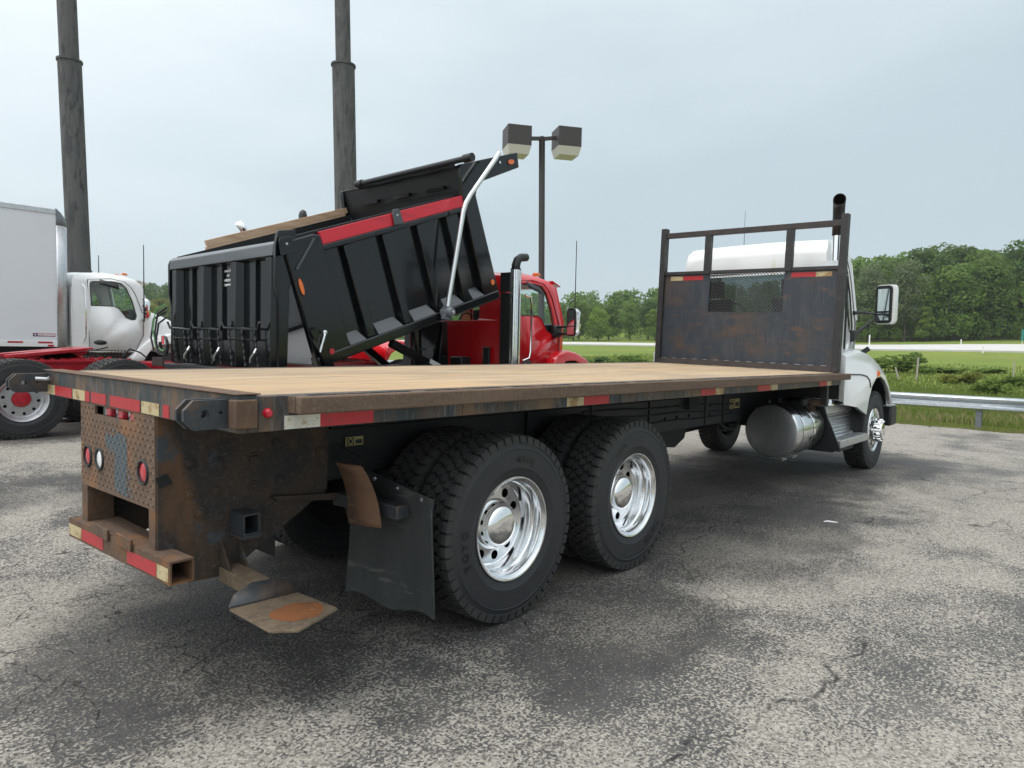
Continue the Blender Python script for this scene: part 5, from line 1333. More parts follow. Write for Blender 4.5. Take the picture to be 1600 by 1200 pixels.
# ------------------------------------------------------------------ dump truck, body raised
DT = thing('dump_truck', 'red dump truck with its black dump body raised, parked beside the flatbed', 'dump truck', (4.5, 5.2, .08))
A0 = R(18.4); ca, sa = math.cos(A0), math.sin(A0); BP = (2.843, 1.346)
YR, YL = 3.9, 6.52
def B3(u, y, w): return (BP[0]+u*ca-w*sa, y, BP[1]+u*sa+w*ca)
def DO(name, g, m, parent=DT, **k): return O(name, g, m, parent, **k)
def bbox(u0, u1, y0, y1, w0, w1): return G().box(u0, u1, y0, y1, w0, w1).map(B3)
wt = lambda u: .024*u
def slab(u0, u1, y0, y1, w0, w1):      # follows the slight rise of the top rail
    g = G().box(u0, u1, y0, y1, w0, w1); return g.map(lambda u, y, w: B3(u, y, w+wt(u)))
for side, ys_, o_ in (('near', YR, 1), ('far', YL, -1)):
    yy = lambda d: ys_+o_*d
    def yb(a, b): return (min(yy(a), yy(b)), max(yy(a), yy(b)))
    DO('side_panel', slab(.0, 2.90, *yb(.075, .085), .05, 1.32), 'black_gloss')
    DO('top_rail', slab(.40, 2.64, *yb(-.012, .10), 1.125, 1.185), 'black_gloss', bevel=.012)
    DO('inner_rail', slab(-.02, 2.66, *yb(.10, .15), 1.19, 1.345), 'black_satin')
    DO('bottom_rail', bbox(-.02, 2.93, *yb(-.02, .13), -.035, .085), 'black_gloss', bevel=.02)
    # corner posts
    g = G().prism([(-.03, -.02), (-.03, 1.15), (.0, 1.31), (.34, 1.325), (.42, 1.30), (.42, .02), (.36, -.02)], 'Y', *yb(-.01, .074)).map(B3)
    DO('rear_post', g, 'black_gloss', bevel=.012)
    g = G().prism([(2.64, .02), (2.62, 1.34), (2.70, 1.765), (3.84, 1.79), (3.815, 1.59), (2.95, 1.50), (2.86, 1.35), (2.93, .02)], 'Y', *yb(-.01, .06)).map(B3)
    DO('cab_shield_wing', g, 'black_gloss', bevel=.008)
    for u in (.74, 1.29, 1.83, 2.33):
        g = G(); y0, y1 = yy(.0), yy(.0745)
        g.loft([[B3(u-.085, y1, w), B3(u-.055, y0, w), B3(u+.055, y0, w), B3(u+.085, y1, w)] for w in (.09, 1.12+wt(u))])
        DO('side_post', g, 'black_gloss', bevel=.008)
    us = [.425, .655, .825, 1.205, 1.375, 1.745, 1.915, 2.245, 2.415, 2.635]
    for i in range(0, 10, 2):
        a, b = us[i]+.004, us[i+1]-.004
        DO('ledge', G().loft([[B3(a, yy(-.015), .0855), B3(a+.02, yy(.0745), .21), B3(a, yy(.0745), .0855)], [B3(b, yy(-.015), .0855), B3(b-.05, yy(.0745), .21), B3(b, yy(.0745), .0855)]]), 'body_sheen_grey')
    for u, hw_ in ((1.49, .075), (0.0, .10)) if side == 'near' else ((1.49, .075),):
        DO('board_pocket', G().prism([(u-hw_, 1.187+wt(u)), (u-hw_*.75, 1.335+wt(u)), (u-hw_*.5, 1.36+wt(u)), (u+hw_*.5, 1.36+wt(u)), (u+hw_*.75, 1.335+wt(u)), (u+hw_, 1.187+wt(u))], 'Y', *yb(-.022, -.010)).map(B3), 'body_sheen_grey' if u > 1 else 'black_gloss', bevel=.004)
        DO('bolt', G().lathe([(0, 0), (.013, .002), (.014, .008)], n=8).map(lambda x, y, z: B3(u+x, yy(-.030)+o_*y, 1.29+wt(u)+z)), 'aluminium')
DO('sideboard', slab(.43, 2.66, YR+.005, YR+.045, 1.188, 1.325), 'red_board', label='red painted sideboard in the near pockets', bevel=.003)
DO('sideboard', slab(.40, 2.70, YL-.06, YL-.01, 1.30, 1.375).map(lambda x, y, z: (x, y, z)), 'lumber', label='bare lumber sideboard on the far side', bevel=.003)
DO('sideboard', slab(.42, 2.70, YL-.061, YL-.011, 1.376, 1.46), 'lumber', label='upper bare lumber sideboard on the far side', bevel=.003)
DO('brace', G().beam(B3(.33, YR-.016, 1.285), B3(.03, YR-.016, 1.02), .022, .022), 'body_sheen_grey')
DO('floor', bbox(-.02, 2.9, YR+.13, YL-.13, -.01, .01), 'inner_grey')
DO('inner_wall', slab(.02, 2.88, YL-.090, YL-.0855, .011, 1.30), 'inner_grey')
DO('inner_wall', slab(.02, 2.88, YR+.0855, YR+.090, .011, 1.30), 'inner_grey')
DO('front_wall', bbox(2.80, 2.86, YR+.06, YL-.06, .0, 1.5), 'black_satin')
DO('shield_back', bbox(2.72, 2.74, YR+.062, YL-.062, 1.25, 1.755), 'black_satin')
DO('shield_roof', G().loft([[B3(2.72, y, 1.758), B3(3.83, y, 1.785), B3(3.83, y, 1.765), B3(2.72, y, 1.738)] for y in (YR+.061, YL-.061)]), 'black_gloss')
for y0 in (4.25, 4.95, 5.65): DO('shield_rib', bbox(2.66, 2.7195, y0, y0+.34, 1.50, 1.545), 'black_gloss')
DO('shield_strap', bbox(2.695, 2.7195, YR+.07, YL-.5, 1.46, 1.49), 'black_satin')
DO('tarp_roller', G().tube([B3(2.62, 3.62, 1.81), B3(2.62, 5.95, 1.81)], .038, 14), 'black_satin')
for y_ in (3.66, 5.90): DO('roller_collar', G().tube([B3(2.62, y_-.07, 1.81), B3(2.62, y_+.07, 1.81)], .052, 14), 'plastic_black')
DO('tarp_bundle', G().tube([B3(2.66, 4.0+.28*i, 1.775+.012*math.sin(i*2.3)) for i in range(8)], .05, 8), 'black_satin')
pth = [(5.371, 3.72, 4.096), (5.28, 3.70, 3.99), (4.87, 3.72, 3.475), (4.80, 3.73, 3.36), (4.765, 3.74, 3.25), (4.60, 3.80, 2.16), (4.575, 3.80, 2.0)]
sm_ = []
for i in range(len(pth)-1):
    for t in (0, .5): sm_.append(tuple(Vector(pth[i]).lerp(Vector(pth[i+1]), t)))
sm_.append(pth[-1])
DO('tarp_arm', G().tube(sm_, .030, 10), 'tarp_arm', sm=50)
DO('tarp_arm', G().tube([(x-.02, 6.62, z-.03) for x, y, z in sm_], .030, 10), 'tarp_arm', sm=50)
DO('arm_pivot', G().lathe([(0, 3.70), (.05, 3.705), (.062, 3.73), (.062, 3.87)], (4.575, 0, 1.99), 'Y', 16), 'galv_post')
DO('arm_pivot', G().beam((4.575, 3.80, 2.06), (4.55, 3.80, 1.90), .07, .09), 'galv_post')
DO('pivot_bolt', G().lathe([(0, 3.680), (.022, 3.685), (.024, 3.700)], (4.575, 0, 1.99), 'Y', 8), 'aluminium')
def lamp(u, w, ru, rw, m, y=YR-.011):
    ov = lambda k: [(u+ru*k*math.cos(a), w+rw*k*math.sin(a)) for a in [i*math.pi/10 for i in range(20)]]
    l = DO('marker_light', G().prism(ov(1.25), 'Y', y-.006, y).map(B3), 'plastic_black')
    O('lens', G().prism(ov(1.0), 'Y', y-.014, y-.0062).map(B3), m, l)
lamp(.17, .095, .032, .032, 'red_lens'); lamp(2.834, .21, .032, .038, 'amber_lens'); lamp(3.66, 1.68, .062, .032, 'amber_lens'); lamp(.03, .84, .022, .085, 'amber_lens')
lamp(3.43, 1.70, .018, .018, 'polished')
# tailgate hanging plumb from its top pins
TG = 2.40
tg = DO('tailgate', G().box(TG+.05, TG+.06, 4.03, 6.50, 1.285, 2.455), 'black_gloss')
DO('tailgate_bar', G().prism([(TG-.05, 2.452), (TG-.045, 2.565), (TG-.01, 2.605), (TG+.06, 2.605), (TG+.06, 2.452)], 'Y', 4.0, 6.53), 'body_sheen_grey', bevel=.008)
for y in (6.43, 5.665, 4.875, 4.12):
    DO('tailgate_rib', G().loft([[(TG+.0495, y-.10, z), (TG-.035, y-.055, z), (TG-.035, y+.055, z), (TG+.0495, y+.10, z)] for z in (1.29, 2.4515)]), 'black_gloss', bevel=.006)
for y in (6.05, 5.27, 4.50):
    DO('tailgate_stiffener', G().box(TG+.02, TG+.0495, y-.02, y+.02, 1.60, 2.45), 'black_satin')
DO('hinge_plate', G().prism([(TG-.06, 2.55), (TG-.03, 2.70), (TG+.16, 2.74), (TG+.20, 2.60), (TG+.10, 2.10), (TG+.08, 1.30), (TG-.02, 1.30), (TG-.02, 2.0), (TG-.06, 2.15)], 'Y', 3.93, 3.975), 'black_gloss', bevel=.008)
DO('hinge_plate', G().prism([(TG-.05, 2.52), (TG-.03, 2.58), (TG+.10, 2.62), (TG+.12, 2.5), (TG+.10, 2.10), (TG+.08, 1.30), (TG-.02, 1.30), (TG-.02, 2.0), (TG-.05, 2.15)], 'Y', 6.54, 6.58), 'black_gloss', bevel=.008)
DO('tailgate_sill', G().box(TG-.10, TG+.05, 3.95, 6.6, 1.215, 1.28), 'black_satin', bevel=.01)
for y0, y1 in ((6.42, 5.82), (5.74, 5.05), (4.97, 4.22)):
    DO('spreader_rod', G().tube([(TG-.10, y0+.05, 1.80), (TG-.09, y0, 1.725), (TG-.09, y1, 1.705), (TG-.10, y1-.05, 1.78)], .014, 8), 'black_gloss')
    DO('spreader_rod', G().tube([(TG-.07, y0-.12, 1.60), (TG-.07, y1+.05, 1.59)], .011, 6), 'black_gloss')
    for y_ in (y0-.12, y0-.42, y1+.06):
        ch = []
        for i in range(12): ch.append((TG-.085-.012*(i % 2), y_+.012*((i+1) % 2)-.012*i*.6, 1.70-.035*i))
        DO('chain', G().tube(ch, .011, 5), 'black_satin')
    DO('chain_hook', G().tube([(TG-.12, y1+.10, 1.36), (TG-.14, y1+.06, 1.40), (TG-.13, y1+.0, 1.46), (TG-.10, y1+.02, 1.50)], .013, 6), 'aluminium')
DO('latch_lever', G().tube([(2.86, 3.84, 1.70), (2.83, 3.80, 1.66), (2.78, 3.80, 1.48)], .014, 8), 'polished')
DO('latch_knob', G().lathe([(0, -.03), (.025, -.015), (.025, .015), (0, .03)], (2.85, 3.83, 1.69), 'Y', 10), 'polished')
DO('latch_arm', G().beam((2.72, 3.85, 1.72), (2.95, 3.86, 1.30), .05, .09), 'black_gloss')
for i, (txt, sz) in enumerate((('Equipment Building', .046), ('and', .042), ('Manufacture Inc', .046), ('Equipment PA', .036), ('', .03))):
    if i > 3: break
    g = text_geo(txt, sz, .0016); g.map(lambda x, y, z, i=i: (TG+.0475, 5.16-x*1.0, 2.375-.052*i+y))
    O('lettering', g, 'paper', tg, sm=0, recalc=False)
# hoses and glad hands hanging at the left of the tailgate
for i, (m, dy, dz) in enumerate((('plastic_black', 0, 0), ('hose_green', .06, .05), ('plastic_black', .12, -.06), ('plastic_black', -.03, -.12))):
    DO('air_hose', G().tube([(TG-.10, 6.50+dy*.3, 1.98+dz), (TG-.16, 6.62+dy, 1.90+dz), (TG-.18, 6.66+dy, 1.66+dz), (TG-.17, 6.60+dy, 1.46+dz*.5), (TG-.14, 6.50, 1.42+dz*.3), (TG-.10, 6.45, 1.5)], .012 if m == 'plastic_black' else .008, 7), m)
DO('hose_coil', G().tube([(TG-.15+.01*i*.1, 6.48+.11*math.cos(i*.6), 1.50+.12*math.sin(i*.6)) for i in range(22)], .014, 6), 'plastic_black')
DO('hang_tag', G().box(TG-.19, TG-.185, 6.36, 6.42, 1.52, 1.62), 'red_paint'); DO('hang_tag', G().box(TG-.19, TG-.185, 6.44, 6.52, 1.55, 1.64), 'paper')
# chassis, hoist, running gear
z0 = .08
for y0 in (4.76, 5.58): DO('chassis_rail', G().box(2.5, 8.3, y0, y0+.08, .80, 1.06), 'black_satin')
DO('hoist_frame', G().prism([(5.50, 1.07), (5.58, 1.93), (5.68, 1.93), (5.72, 1.07)], 'Y', 4.98, 5.82), 'black_gloss', bevel=.01)
for y in (5.15, 5.35, 5.55, 5.7): DO('bolt', G().lathe([(0, 5.505), (.014, 5.51), (.016, 5.56)], (0, y, 1.52), 'X', 8), 'aluminium')
DO('hoist_cylinder', G().tube([(5.35, 5.25, 1.0), B3(2.55, 5.25, .0)], .085, 14), 'black_gloss')
DO('subframe_arm', G().beam((4.35, 4.62, 1.60), (5.25, 4.62, 1.22), .08, .10), 'black_gloss'); DO('subframe_arm', G().beam((4.45, 5.75, 1.75), (5.35, 5.75, 1.12), .08, .10), 'black_gloss')
DO('subframe', G().beam((2.7, 4.85, 1.16), (5.3, 4.85, 1.2), .10, .16), 'black_satin'); DO('subframe', G().beam((2.7, 5.6, 1.16), (5.3, 5.6, 1.2), .10, .16), 'black_satin')
DO('warning_label', G().add([(4.98, 4.577, 1.335), (5.17, 4.577, 1.255), (5.19, 4.577, 1.315), (5.0, 4.577, 1.395)], [(0, 1, 2, 3)]), 'paper', sm=0)
DO('valve_bank', G().box(5.75, 5.95, 4.75, 5.0, 1.0, 1.42), 'plastic_black', bevel=.02); DO('post_cap', G().box(5.96, 6.0, 4.40, 4.52, 1.06, 1.57), 'plastic_black', bevel=.01)
for x in (3.35, 4.62):
    for s, yo, yi in ((-1, 4.18, 4.50), (1, 6.22, 5.90)):
        wheel(DT, x, yo, .54+z0, 'outer', s, x); wheel(DT, x, yi, .54+z0, 'inner', s, x)
    DO('axle', G().tube([(x, 4.4, .62), (x, 6.0, .62)], .07, 10), 'black_satin')
Q3, _sh = make_cab(DT, 6.06, 5.17, .07, 'red_paint', kx=.90, ky=1.0, kz=.93)
make_hood(DT, Q3, 'red_paint', nose=.85, drop=.60, hood_z=1.90, wf=.62)
ol2 = [(6.95, 1.10), (6.98, 1.34), (7.10, 1.455), (7.32, 1.505), (7.55, 1.475), (7.80, 1.385), (8.05, 1.235), (8.2, 1.05), (8.25, .85)]
ar2 = [(6.99, 1.10), (7.10, 1.27), (7.28, 1.38), (7.50, 1.385), (7.75, 1.30), (7.98, 1.15), (8.12, 1.0), (8.17, .85)]
fender(DT, ol2, ar2, 3.98, 4.60, 'red_paint'); fender(DT, ol2, ar2, 6.36, 5.75, 'red_paint')
wheel_well(DT, ar2, 4.05, 4.5)
for s, y in ((-1, 4.20), (1, 6.14)): wheel(DT, 7.58, y, .62, 'steer', s, .4)
# stack with guard, handle, mirrors, aerial
SXr, SYr = 6.02, 3.96
DO('exhaust_stack', G().tube([(SXr, SYr, 1.15), (SXr, SYr, 2.68)], .075, 18), 'plastic_black')
g = G()
for i in range(8):
    a0 = math.pi*(.95+.75*i/8); g.add([(SXr+.081*math.cos(a), SYr+.081*math.sin(a), z) for a, z in ((a0, 1.15), (a0+.25, 1.15), (a0+.25, 2.66), (a0, 2.66))], [(0, 1, 2, 3)])
DO('heat_guard', g, 'polished', sm=0, solid=.004)
el = [(SXr, SYr, 2.62), (SXr, SYr, 2.73), (SXr+.03, SYr-.0, 2.80), (SXr+.10, SYr, 2.845), (SXr+.22, SYr, 2.86)]
DO('exhaust_elbow', G().tube(el, [.062, .062, .06, .058, .056], 16, caps=False), 'black_satin', solid=.005, sm=50)
DO('stack_bracket', G().box(SXr-.12, SXr-.085, SYr+.0, SYr+.18, 2.35, 2.62), 'black_satin'); DO('rear_fairing', G().box(SXr-.10, SXr+.02, SYr+.10, SYr+.19, 1.2, 2.34), 'plastic_black')
DO('grab_handle', G().tube([(6.30, 4.02, 2.33), (6.40, 4.0, 2.31), (6.43, 4.0, 2.22), (6.43, 4.0, 1.52), (6.40, 4.0, 1.42), (6.28, 4.02, 1.38)], .015, 8), 'chrome')
def side_mirror(root, x, y, z, w, h, cap, s=-1):
    m_ = part_empty('mirror', root, (x, y, z)); OFF[m_.name] = (x, y, z)
    f = Vector((-.96, -.26*s, 0)).normalized(); u = Vector((-f.y, f.x, 0)); c_ = Vector((x, y, z))
    def ring(k, q):
        pts = []
        for a in range(16):
            t = a*2*math.pi/16; cx_, cz_ = math.cos(t), math.sin(t)
            px_ = math.copysign(abs(cx_)**.45, cx_)*w/2*k; pz_ = math.copysign(abs(cz_)**.45, cz_)*h/2*k
            pts.append(c_+u*px_+Vector((0, 0, pz_))-f*q)
        return pts
    O('mirror_housing', G().loft([ring(1, 0), ring(1, .06), ring(.85, .11), ring(.5, .13)]), cap, m_, sm=45)
    O('mirror_bezel', G().loft([ring(1.01, -.012), ring(1.015, .015)]), 'plastic_black', m_)
    def pl(v0, v1): return G().poly(*[tuple(c_+u*a*w+Vector((0, 0, b*h))+f*.0135) for a, b in ((-.40, v0), (.40, v0), (.40, v1), (-.40, v1))])
    O('mirror_glass', pl(-.12, .43), 'mirror', m_, sm=0); O('convex_glass', pl(-.43, -.16), 'mirror', m_, sm=0)
    return m_
mm = side_mirror(DT, 7.03, 3.72, 1.965, .20, .42, 'chrome')
O('arm', G().tube([(7.17, 4.16, 1.80), (7.12, 3.98, 1.79), (7.07, 3.80, 1.80)], .022, 8), 'plastic_black', mm); O('arm', G().tube([(7.17, 4.16, 1.90), (7.08, 3.82, 1.90)], .018, 8), 'plastic_black', mm)
O('arm_base', G().box(7.08, 7.26, 4.06, 4.16, 1.74, 1.93), 'plastic_black', mm, bevel=.03)
side_mirror(DT, 7.03, 6.62, 1.965, .20, .42, 'chrome', 1)
DO('antenna', G().tube([(7.11, 3.72, 2.17), (7.11, 3.72, 3.19)], [.008, .006], 6), 'plastic_black')
DO('cab_step', G().box(6.5, 7.0, 4.0, 4.3, .5, .56), 'aluminium')

# ------------------------------------------------------------------ road tractor with fifth wheel, behind the flatbed's tail
TT = thing('tractor_truck', 'red road tractor with bare fifth wheel, its rear showing behind the tail of the flatbed', 'truck', (3.0, 9.65, .2))
def TO(name, g, m, parent=TT, **k): return O(name, g, m, parent, **k)
for y0 in (9.18, 10.02): TO('chassis_rail', G().box(.55, 7.9, y0, y0+.09, .93, 1.20), 'red_frame')
for x in (.6, 1.0, 1.85, 2.7, 3.3): TO('cross_member', G().box(x, x+.10, 9.272, 10.018, .98, 1.19), 'red_frame')
for y0 in (9.16, 10.03):
    TO('slide_rail', G().box(.85, 2.85, y0, y0+.10, 1.2005, 1.245), 'red_frame', bevel=.004)
    for x in np.arange(.95, 2.8, .13): TO('rail_tooth', G().box(x, x+.05, y0+.02, y0+.08, 1.2455, 1.27), 'red_frame')
# fifth-wheel plate: jaw opens to the rear, tipped back
fp = [(.45, -.42), (.45, .42), (.2, .46), (-.30, .46), (-.62, .40), (-.66, .30), (-.10, .06), (.02, .0), (-.10, -.06), (-.66, -.30), (-.62, -.40), (-.30, -.46), (.2, -.46)]
tl = R(7)
def F3(a, b, c_): return (1.86+a*math.cos(tl)-c_*math.sin(tl), 9.65+b, 1.375+a*math.sin(tl)*.9+c_*math.cos(tl))
pl_ = TO('fifth_wheel', G().prism(fp, 'Z', -.035, .012).map(F3), 'red_frame', bevel=.006)
O('skirt', G().prism([(.40, -.04), (-.55, -.035), (-.2, -.12), (.25, -.12)], 'Y', -.40, -.36).map(lambda a, b, c_: F3(a, b, c_)), 'red_frame', pl_)
O('skirt', G().prism([(.40, -.04), (-.55, -.035), (-.2, -.12), (.25, -.12)], 'Y', .36, .40).map(lambda a, b, c_: F3(a, b, c_)), 'red_frame', pl_)
O('release_handle', G().tube([F3(.35, -.45, -.03), F3(.5, -.50, -.02), F3(.62, -.50, -.0)], .012, 6), 'plastic_black', pl_)
for y0 in (9.25, 9.97): TO('saddle', G().prism([(1.55, 1.247), (2.2, 1.247), (2.0, 1.36), (1.75, 1.36)], 'Y', y0, y0+.05), 'red_frame')
TO('coil_hose', G().tube([(2.2+.012*i, 9.45+.035*math.cos(i*1.6), 1.30+.035*math.sin(i*1.6)+.001*i) for i in range(60)], .009, 5), 'plastic_black')
TO('air_line', G().tube([(2.75, 9.35, 1.30), (2.85, 9.33, 1.42), (3.0, 9.32, 1.36), (3.1, 9.3, 1.27)], .012, 6), 'plastic_black')
for i, x in enumerate((1.236, 2.50)):
    wheel(TT, x, 8.62, .735, 'tractor', -1, .35+i, letters=[('CONTINENTAL', .40, R(-42), .055)] if i == 0 else None)
    wheel(TT, x, 8.95, .735, 'inner', -1, .8)
    wheel(TT, x, 10.70, .735, 'tractor', 1, .2); wheel(TT, x, 10.37, .735, 'inner', 1, .1)
    TO('axle', G().tube([(x, 8.8, .735), (x, 10.5, .735)], .075, 10), 'red_frame')
TO('fender_bracket', G().box(3.03, 3.06, 8.52, 8.92, 1.165, 1.30), 'bar_brown'); TO('bracket_arm', G().beam((3.06, 8.9, 1.18), (3.06, 9.2, 1.15), .05, .05), 'red_frame')
TO('quarter_plate', G().box(3.35, 3.9, 8.6, 9.15, 1.13, 1.19), 'plastic_black')
U3, _s2 = make_cab(TT, 4.85, 9.65, .2, 'red_paint', kx=.95, kz=.95)
make_hood(TT, U3, 'red_paint', nose=1.55, drop=.45, hood_z=1.92, wf=.62)
ol3 = [(x+.28, z+.12) for x, z in ol2]; ar3 = [(x+.28, z+.12) for x, z in ar2]
fender(TT, ol3, ar3, 8.45, 9.1, 'red_paint'); fender(TT, ol3, ar3, 10.85, 10.2, 'red_paint')
for s, y in ((-1, 8.67), (1, 10.63)): wheel(TT, 7.88, y, .735, 'steer', s, .2)
TO('side_marker', G().tube([(8.03, 8.44, 1.52), (8.03, 8.44, 1.68)], .035, 8), 'amber_lens')
TO('exhaust_stack', G().tube([(4.62, 8.95, 1.2), (4.62, 8.95, 3.30), (4.60, 8.95, 3.40), (4.54, 8.95, 3.52), (4.44, 8.95, 3.60)], [.07, .07, .07, .068, .062], 16, caps=False), 'chrome', solid=.005, sm=50)
TO('exhaust_stack', G().tube([(5.72, 9.0, 2.7), (5.72, 9.0, 3.93), (5.72, 9.0, 4.0), (5.71, 9.0, 4.03)], [.075, .078, .06, .02], 16), 'plastic_black', sm=50)
TO('roof_post', G().tube([(5.3, 9.0, 2.7), (5.3, 9.0, 3.66)], .008, 5), 'plastic_black')

# ------------------------------------------------------------------ box truck
BT = thing('box_truck', 'white box truck with a plain white cargo box, at the left edge of the yard', 'box truck', (0, 14.5, .2))
def XO(name, g, m, parent=BT, **k): return O(name, g, m, parent, **k)
W3, _s3 = make_cab(BT, 3.19, 14.42, .2, 'white_paint', kx=.985, kz=1.0, z0k=0)
make_hood(BT, W3, 'white_paint', nose=1.30, drop=.62, hood_z=2.02, wf=.64)
ol4 = [(4.20, 1.10), (4.30, 1.19), (4.44, 1.37), (4.62, 1.53), (4.80, 1.61), (5.1, 1.67), (5.4, 1.66), (5.65, 1.55), (5.85, 1.35), (5.95, 1.05)]
ar4 = [(4.50, 1.10), (4.56, 1.22), (4.66, 1.36), (4.82, 1.45), (5.1, 1.50), (5.4, 1.48), (5.62, 1.38), (5.78, 1.2), (5.85, 1.05)]
fender(BT, ol4, ar4, 13.30, 13.95, 'white_paint'); fender(BT, ol4, ar4, 15.54, 14.9, 'white_paint'); wheel_well(BT, [(4.5, .8)]+ar4+[(5.85, .8)], 13.36, 13.85)
for s, y in ((-1, 13.55), (1, 15.29)): wheel(BT, 5.2, y, .735, 'steer', s, .2)
m5 = side_mirror(BT, 4.42, 13.08, 2.195, .24, .48, 'chrome')
O('arm', G().tube([(4.52, 13.38, 2.0), (4.45, 13.12, 1.96)], .02, 8), 'plastic_black', m5)
XO('antenna', G().tube([(4.42, 13.05, 2.43), (4.42, 13.05, 3.56)], [.012, .008], 6), 'plastic_black'); XO('antenna', G().tube([(3.86, 14.0, 2.98), (3.86, 14.0, 3.35)], [.010, .007], 6), 'plastic_black'); XO('antenna', G().tube([(3.74, 14.0, 2.98), (3.62, 14.0, 3.12)], [.010, .007], 6), 'plastic_black')
XO('grab_handle', G().tube([(3.36, 13.38, 2.66), (3.40, 13.34, 2.60), (3.41, 13.33, 2.2), (3.41, 13.33, 1.6), (3.38, 13.38, 1.49)], .016, 8), 'chrome')
XO('cab_skirt', G().box(3.3, 4.4, 13.45, 13.6, .75, 1.28), 'plastic_black')
# cargo box
XF, XB = 2.905, -4.3; YB = 13.33; ZB0, ZB1 = 1.50, 3.985
n_p = 6; pw = (XF-XB)/n_p
for i in range(n_p): XO('side_panel', G().box(XB+i*pw+.001, XB+(i+1)*pw-.001, YB, YB+.02, ZB0, ZB1), 'box_white')
XO('side_panel', G().box(XB, XF, YB+2.42, YB+2.44, ZB0, ZB1), 'box_white', label='far side wall of the cargo box')
g = G()
for i in range(n_p+1):
    x = min(max(XB+i*pw, XB+.02), XF-.02)
    for z in np.arange(ZB0+.05, ZB1, .085): g.lathe([(0, YB-.0045), (.007, YB-.003), (.0085, YB-.0005)], (x, 0, z), 'Y', 5)
for x in np.arange(XB, XF, .06): g.lathe([(0, YB-.0045), (.007, YB-.003), (.0085, YB-.0005)], (x, 0, ZB1-.03), 'Y', 5)
M['rivet'] = mat('rivet', (0.45, 0.47, 0.5), 0.4, .5)
XO('rivet', g, 'rivet', kind='stuff', sm=0)
XO('top_rail', G().prism([(YB-.012, ZB1), (YB-.012, ZB1+.10), (YB+.03, ZB1+.125), (YB+.06, ZB1+.125), (YB+.06, ZB1)], 'X', XB, XF), 'aluminium', bevel=.006)
XO('bottom_rail', G().box(XB, XF, YB-.014, YB+.05, 1.385, 1.4985), 'white_paint', bevel=.006)
XO('roof', G().box(XB, XF, YB+.061, YB+2.43, ZB1+.09, ZB1+.124), 'box_white'); XO('floor', G().box(XB, XF, YB+.051, YB+2.43, 1.38, 1.499), 'black_satin')
XO('rear_frame', G().box(XB-.06, XB-.001, YB-.01, YB+2.45, 1.38, ZB1+.12), 'galv_post')
# rounded front corners and nose
def corner(y0, s):
    g = G(); rows = []
    for z in (1.40, 2.6, 3.78):
        rows.append([(XF+.002+.24*math.sin(a), y0+s*.24*(1-math.cos(a)), z) for a in [i*math.pi/2/10 for i in range(11)]])
    g.loft(rows, closed=False, caps=False); return g
XO('corner_post', corner(YB, 1), 'aluminium', solid=.01, sm=60); XO('corner_post', corner(YB+2.44, -1), 'aluminium', solid=.01, sm=60)
XO('front_wall', G().box(XF+.22, XF+.243, YB+.241, YB+2.20, 1.40, 3.78), 'box_white')
g = G(); rows = []
for t in range(6):
    q = t/5*math.pi/2; z = 3.782+.33*math.sin(q); k_ = math.cos(q)*.24
    rows.append([(XF+.003+k_*math.sin(a), YB+.24*(1-math.cos(a))*1.0, z) for a in [i*math.pi/2/8 for i in range(9)]] + [(XF+.003+k_*math.sin(a), YB+2.44-.24*(1-math.cos(a)), z) for a in [i*math.pi/2/8 for i in range(8, -1, -1)]])
XO('nose_cap', g.loft(rows, closed=False, caps=False), 'galv_post', sm=60, solid=.01)
for i, x in enumerate(np.arange(XF-.33, XB, -.49)):
    XO('reflective_tape', G().box(x-.0, x+.245, YB-.0165, YB-.0145, 1.452, 1.487), 'red_tape')
XO('side_marker', G().box(XF-.17, XF-.07, YB-.03, YB-.0145, 1.395, 1.425), 'red_lens')
dc = XO('maker_decal', G().box(2.495, 2.875, YB-.002, YB-.0005, 1.585, 1.650), 'decal_red')
O('decal_end', G().box(2.499, 2.57, YB-.0032, YB-.0021, 1.589, 1.646), 'navy', dc)
O('decal_band', G().box(2.5705, 2.871, YB-.0032, YB-.0021, 1.589, 1.600), 'navy', dc)
st_ = [(2.534+.024*(1 if k % 2 == 0 else .42)*math.sin(k*math.pi/5), YB-.0045, 1.618+.024*(1 if k % 2 == 0 else .42)*math.cos(k*math.pi/5)) for k in range(10)]
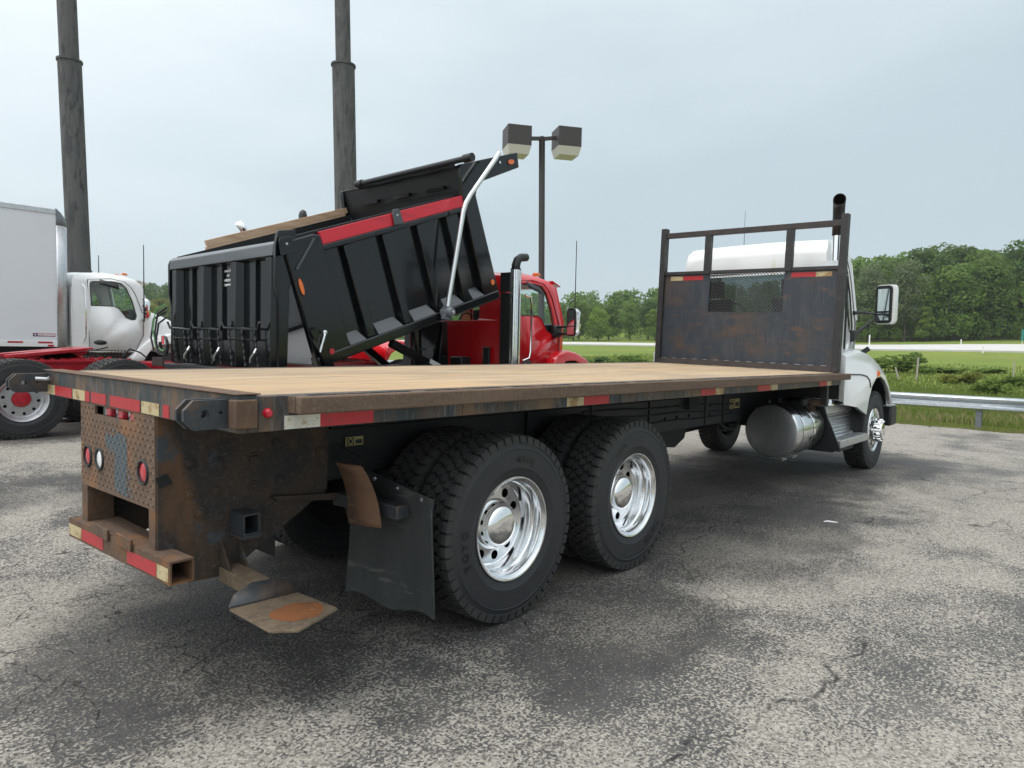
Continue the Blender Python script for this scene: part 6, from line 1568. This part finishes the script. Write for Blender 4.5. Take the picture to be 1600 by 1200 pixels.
O('decal_star', G().add(st_+[(2.534, YB-.0045, 1.618)], [(i, (i+1) % 10, 10) for i in range(10)]), 'paper', dc, sm=0, recalc=False)
g = text_geo('MORGAN', .060, .003); g.map(lambda x, y, z: (2.722+x*1.12+y*.25, YB-.0047, 1.618+y)); O('lettering', g, 'paper', dc, sm=0, recalc=False)
XO('under_frame', G().box(-4, 3.1, 13.6, 13.64, .75, 1.379), 'black_satin'); XO('chassis_rail', G().box(-4, 6, 13.98, 14.06, .95, 1.25), 'black_satin'); XO('chassis_rail', G().box(-4, 6, 14.8, 14.88, .95, 1.25), 'black_satin')
for x in (-2.2,):
    for s, y in ((-1, 13.52), (1, 15.58)): wheel(BT, x, y, .735, 'outer', s, .2)
    XO('axle', G().tube([(x, 13.6, .735), (x, 15.4, .735)], .07, 8), 'black_satin')

# ------------------------------------------------------------------ scraps on the paving
LXP, LYP = 5.49, -0.51
tag(O('litter', G().tube([(LXP-.03, LYP+.05, .008), (LXP, LYP+.02, .011), (LXP+.02, LYP-.03, .008), (LXP+.03, LYP-.06, .008)], [.005, .008, .007, .003], 6), 'paper'), 'curled white scrap lying on the paving right of the rear wheels', 'litter')
g = G(); g.add([(0, 0, .005), (.10, .02, .012), (.12, .09, .008), (.02, .07, .014)], [(0, 1, 2), (0, 2, 3)]); g.map(lambda x, y, z: (x+16.2, y+.6, z))
tag(O('dark_scrap', g, 'ink', sm=0), 'flat dark scrap at the paving edge by the guardrail post', 'litter')
# ------------------------------------------------------------------ thin moist air
M['air'] = bpy.data.materials.new('moist_air'); M['air'].use_nodes = True
t_ = M['air'].node_tree; t_.nodes.clear()
vo = t_.nodes.new('ShaderNodeVolumePrincipled'); vo.inputs['Color'].default_value = (.90, .95, 1, 1)
vo.inputs['Density'].default_value = 0.0003; vo.inputs['Anisotropy'].default_value = .2
ou = t_.nodes.new('ShaderNodeOutputMaterial'); t_.links.new(vo.outputs[0], ou.inputs['Volume'])
O('haze', G().box(-1000, 2200, -1000, 2200, -60, 80), 'air', kind='stuff', sm=0)['label'] = 'thin moist haze over the fields and wood'
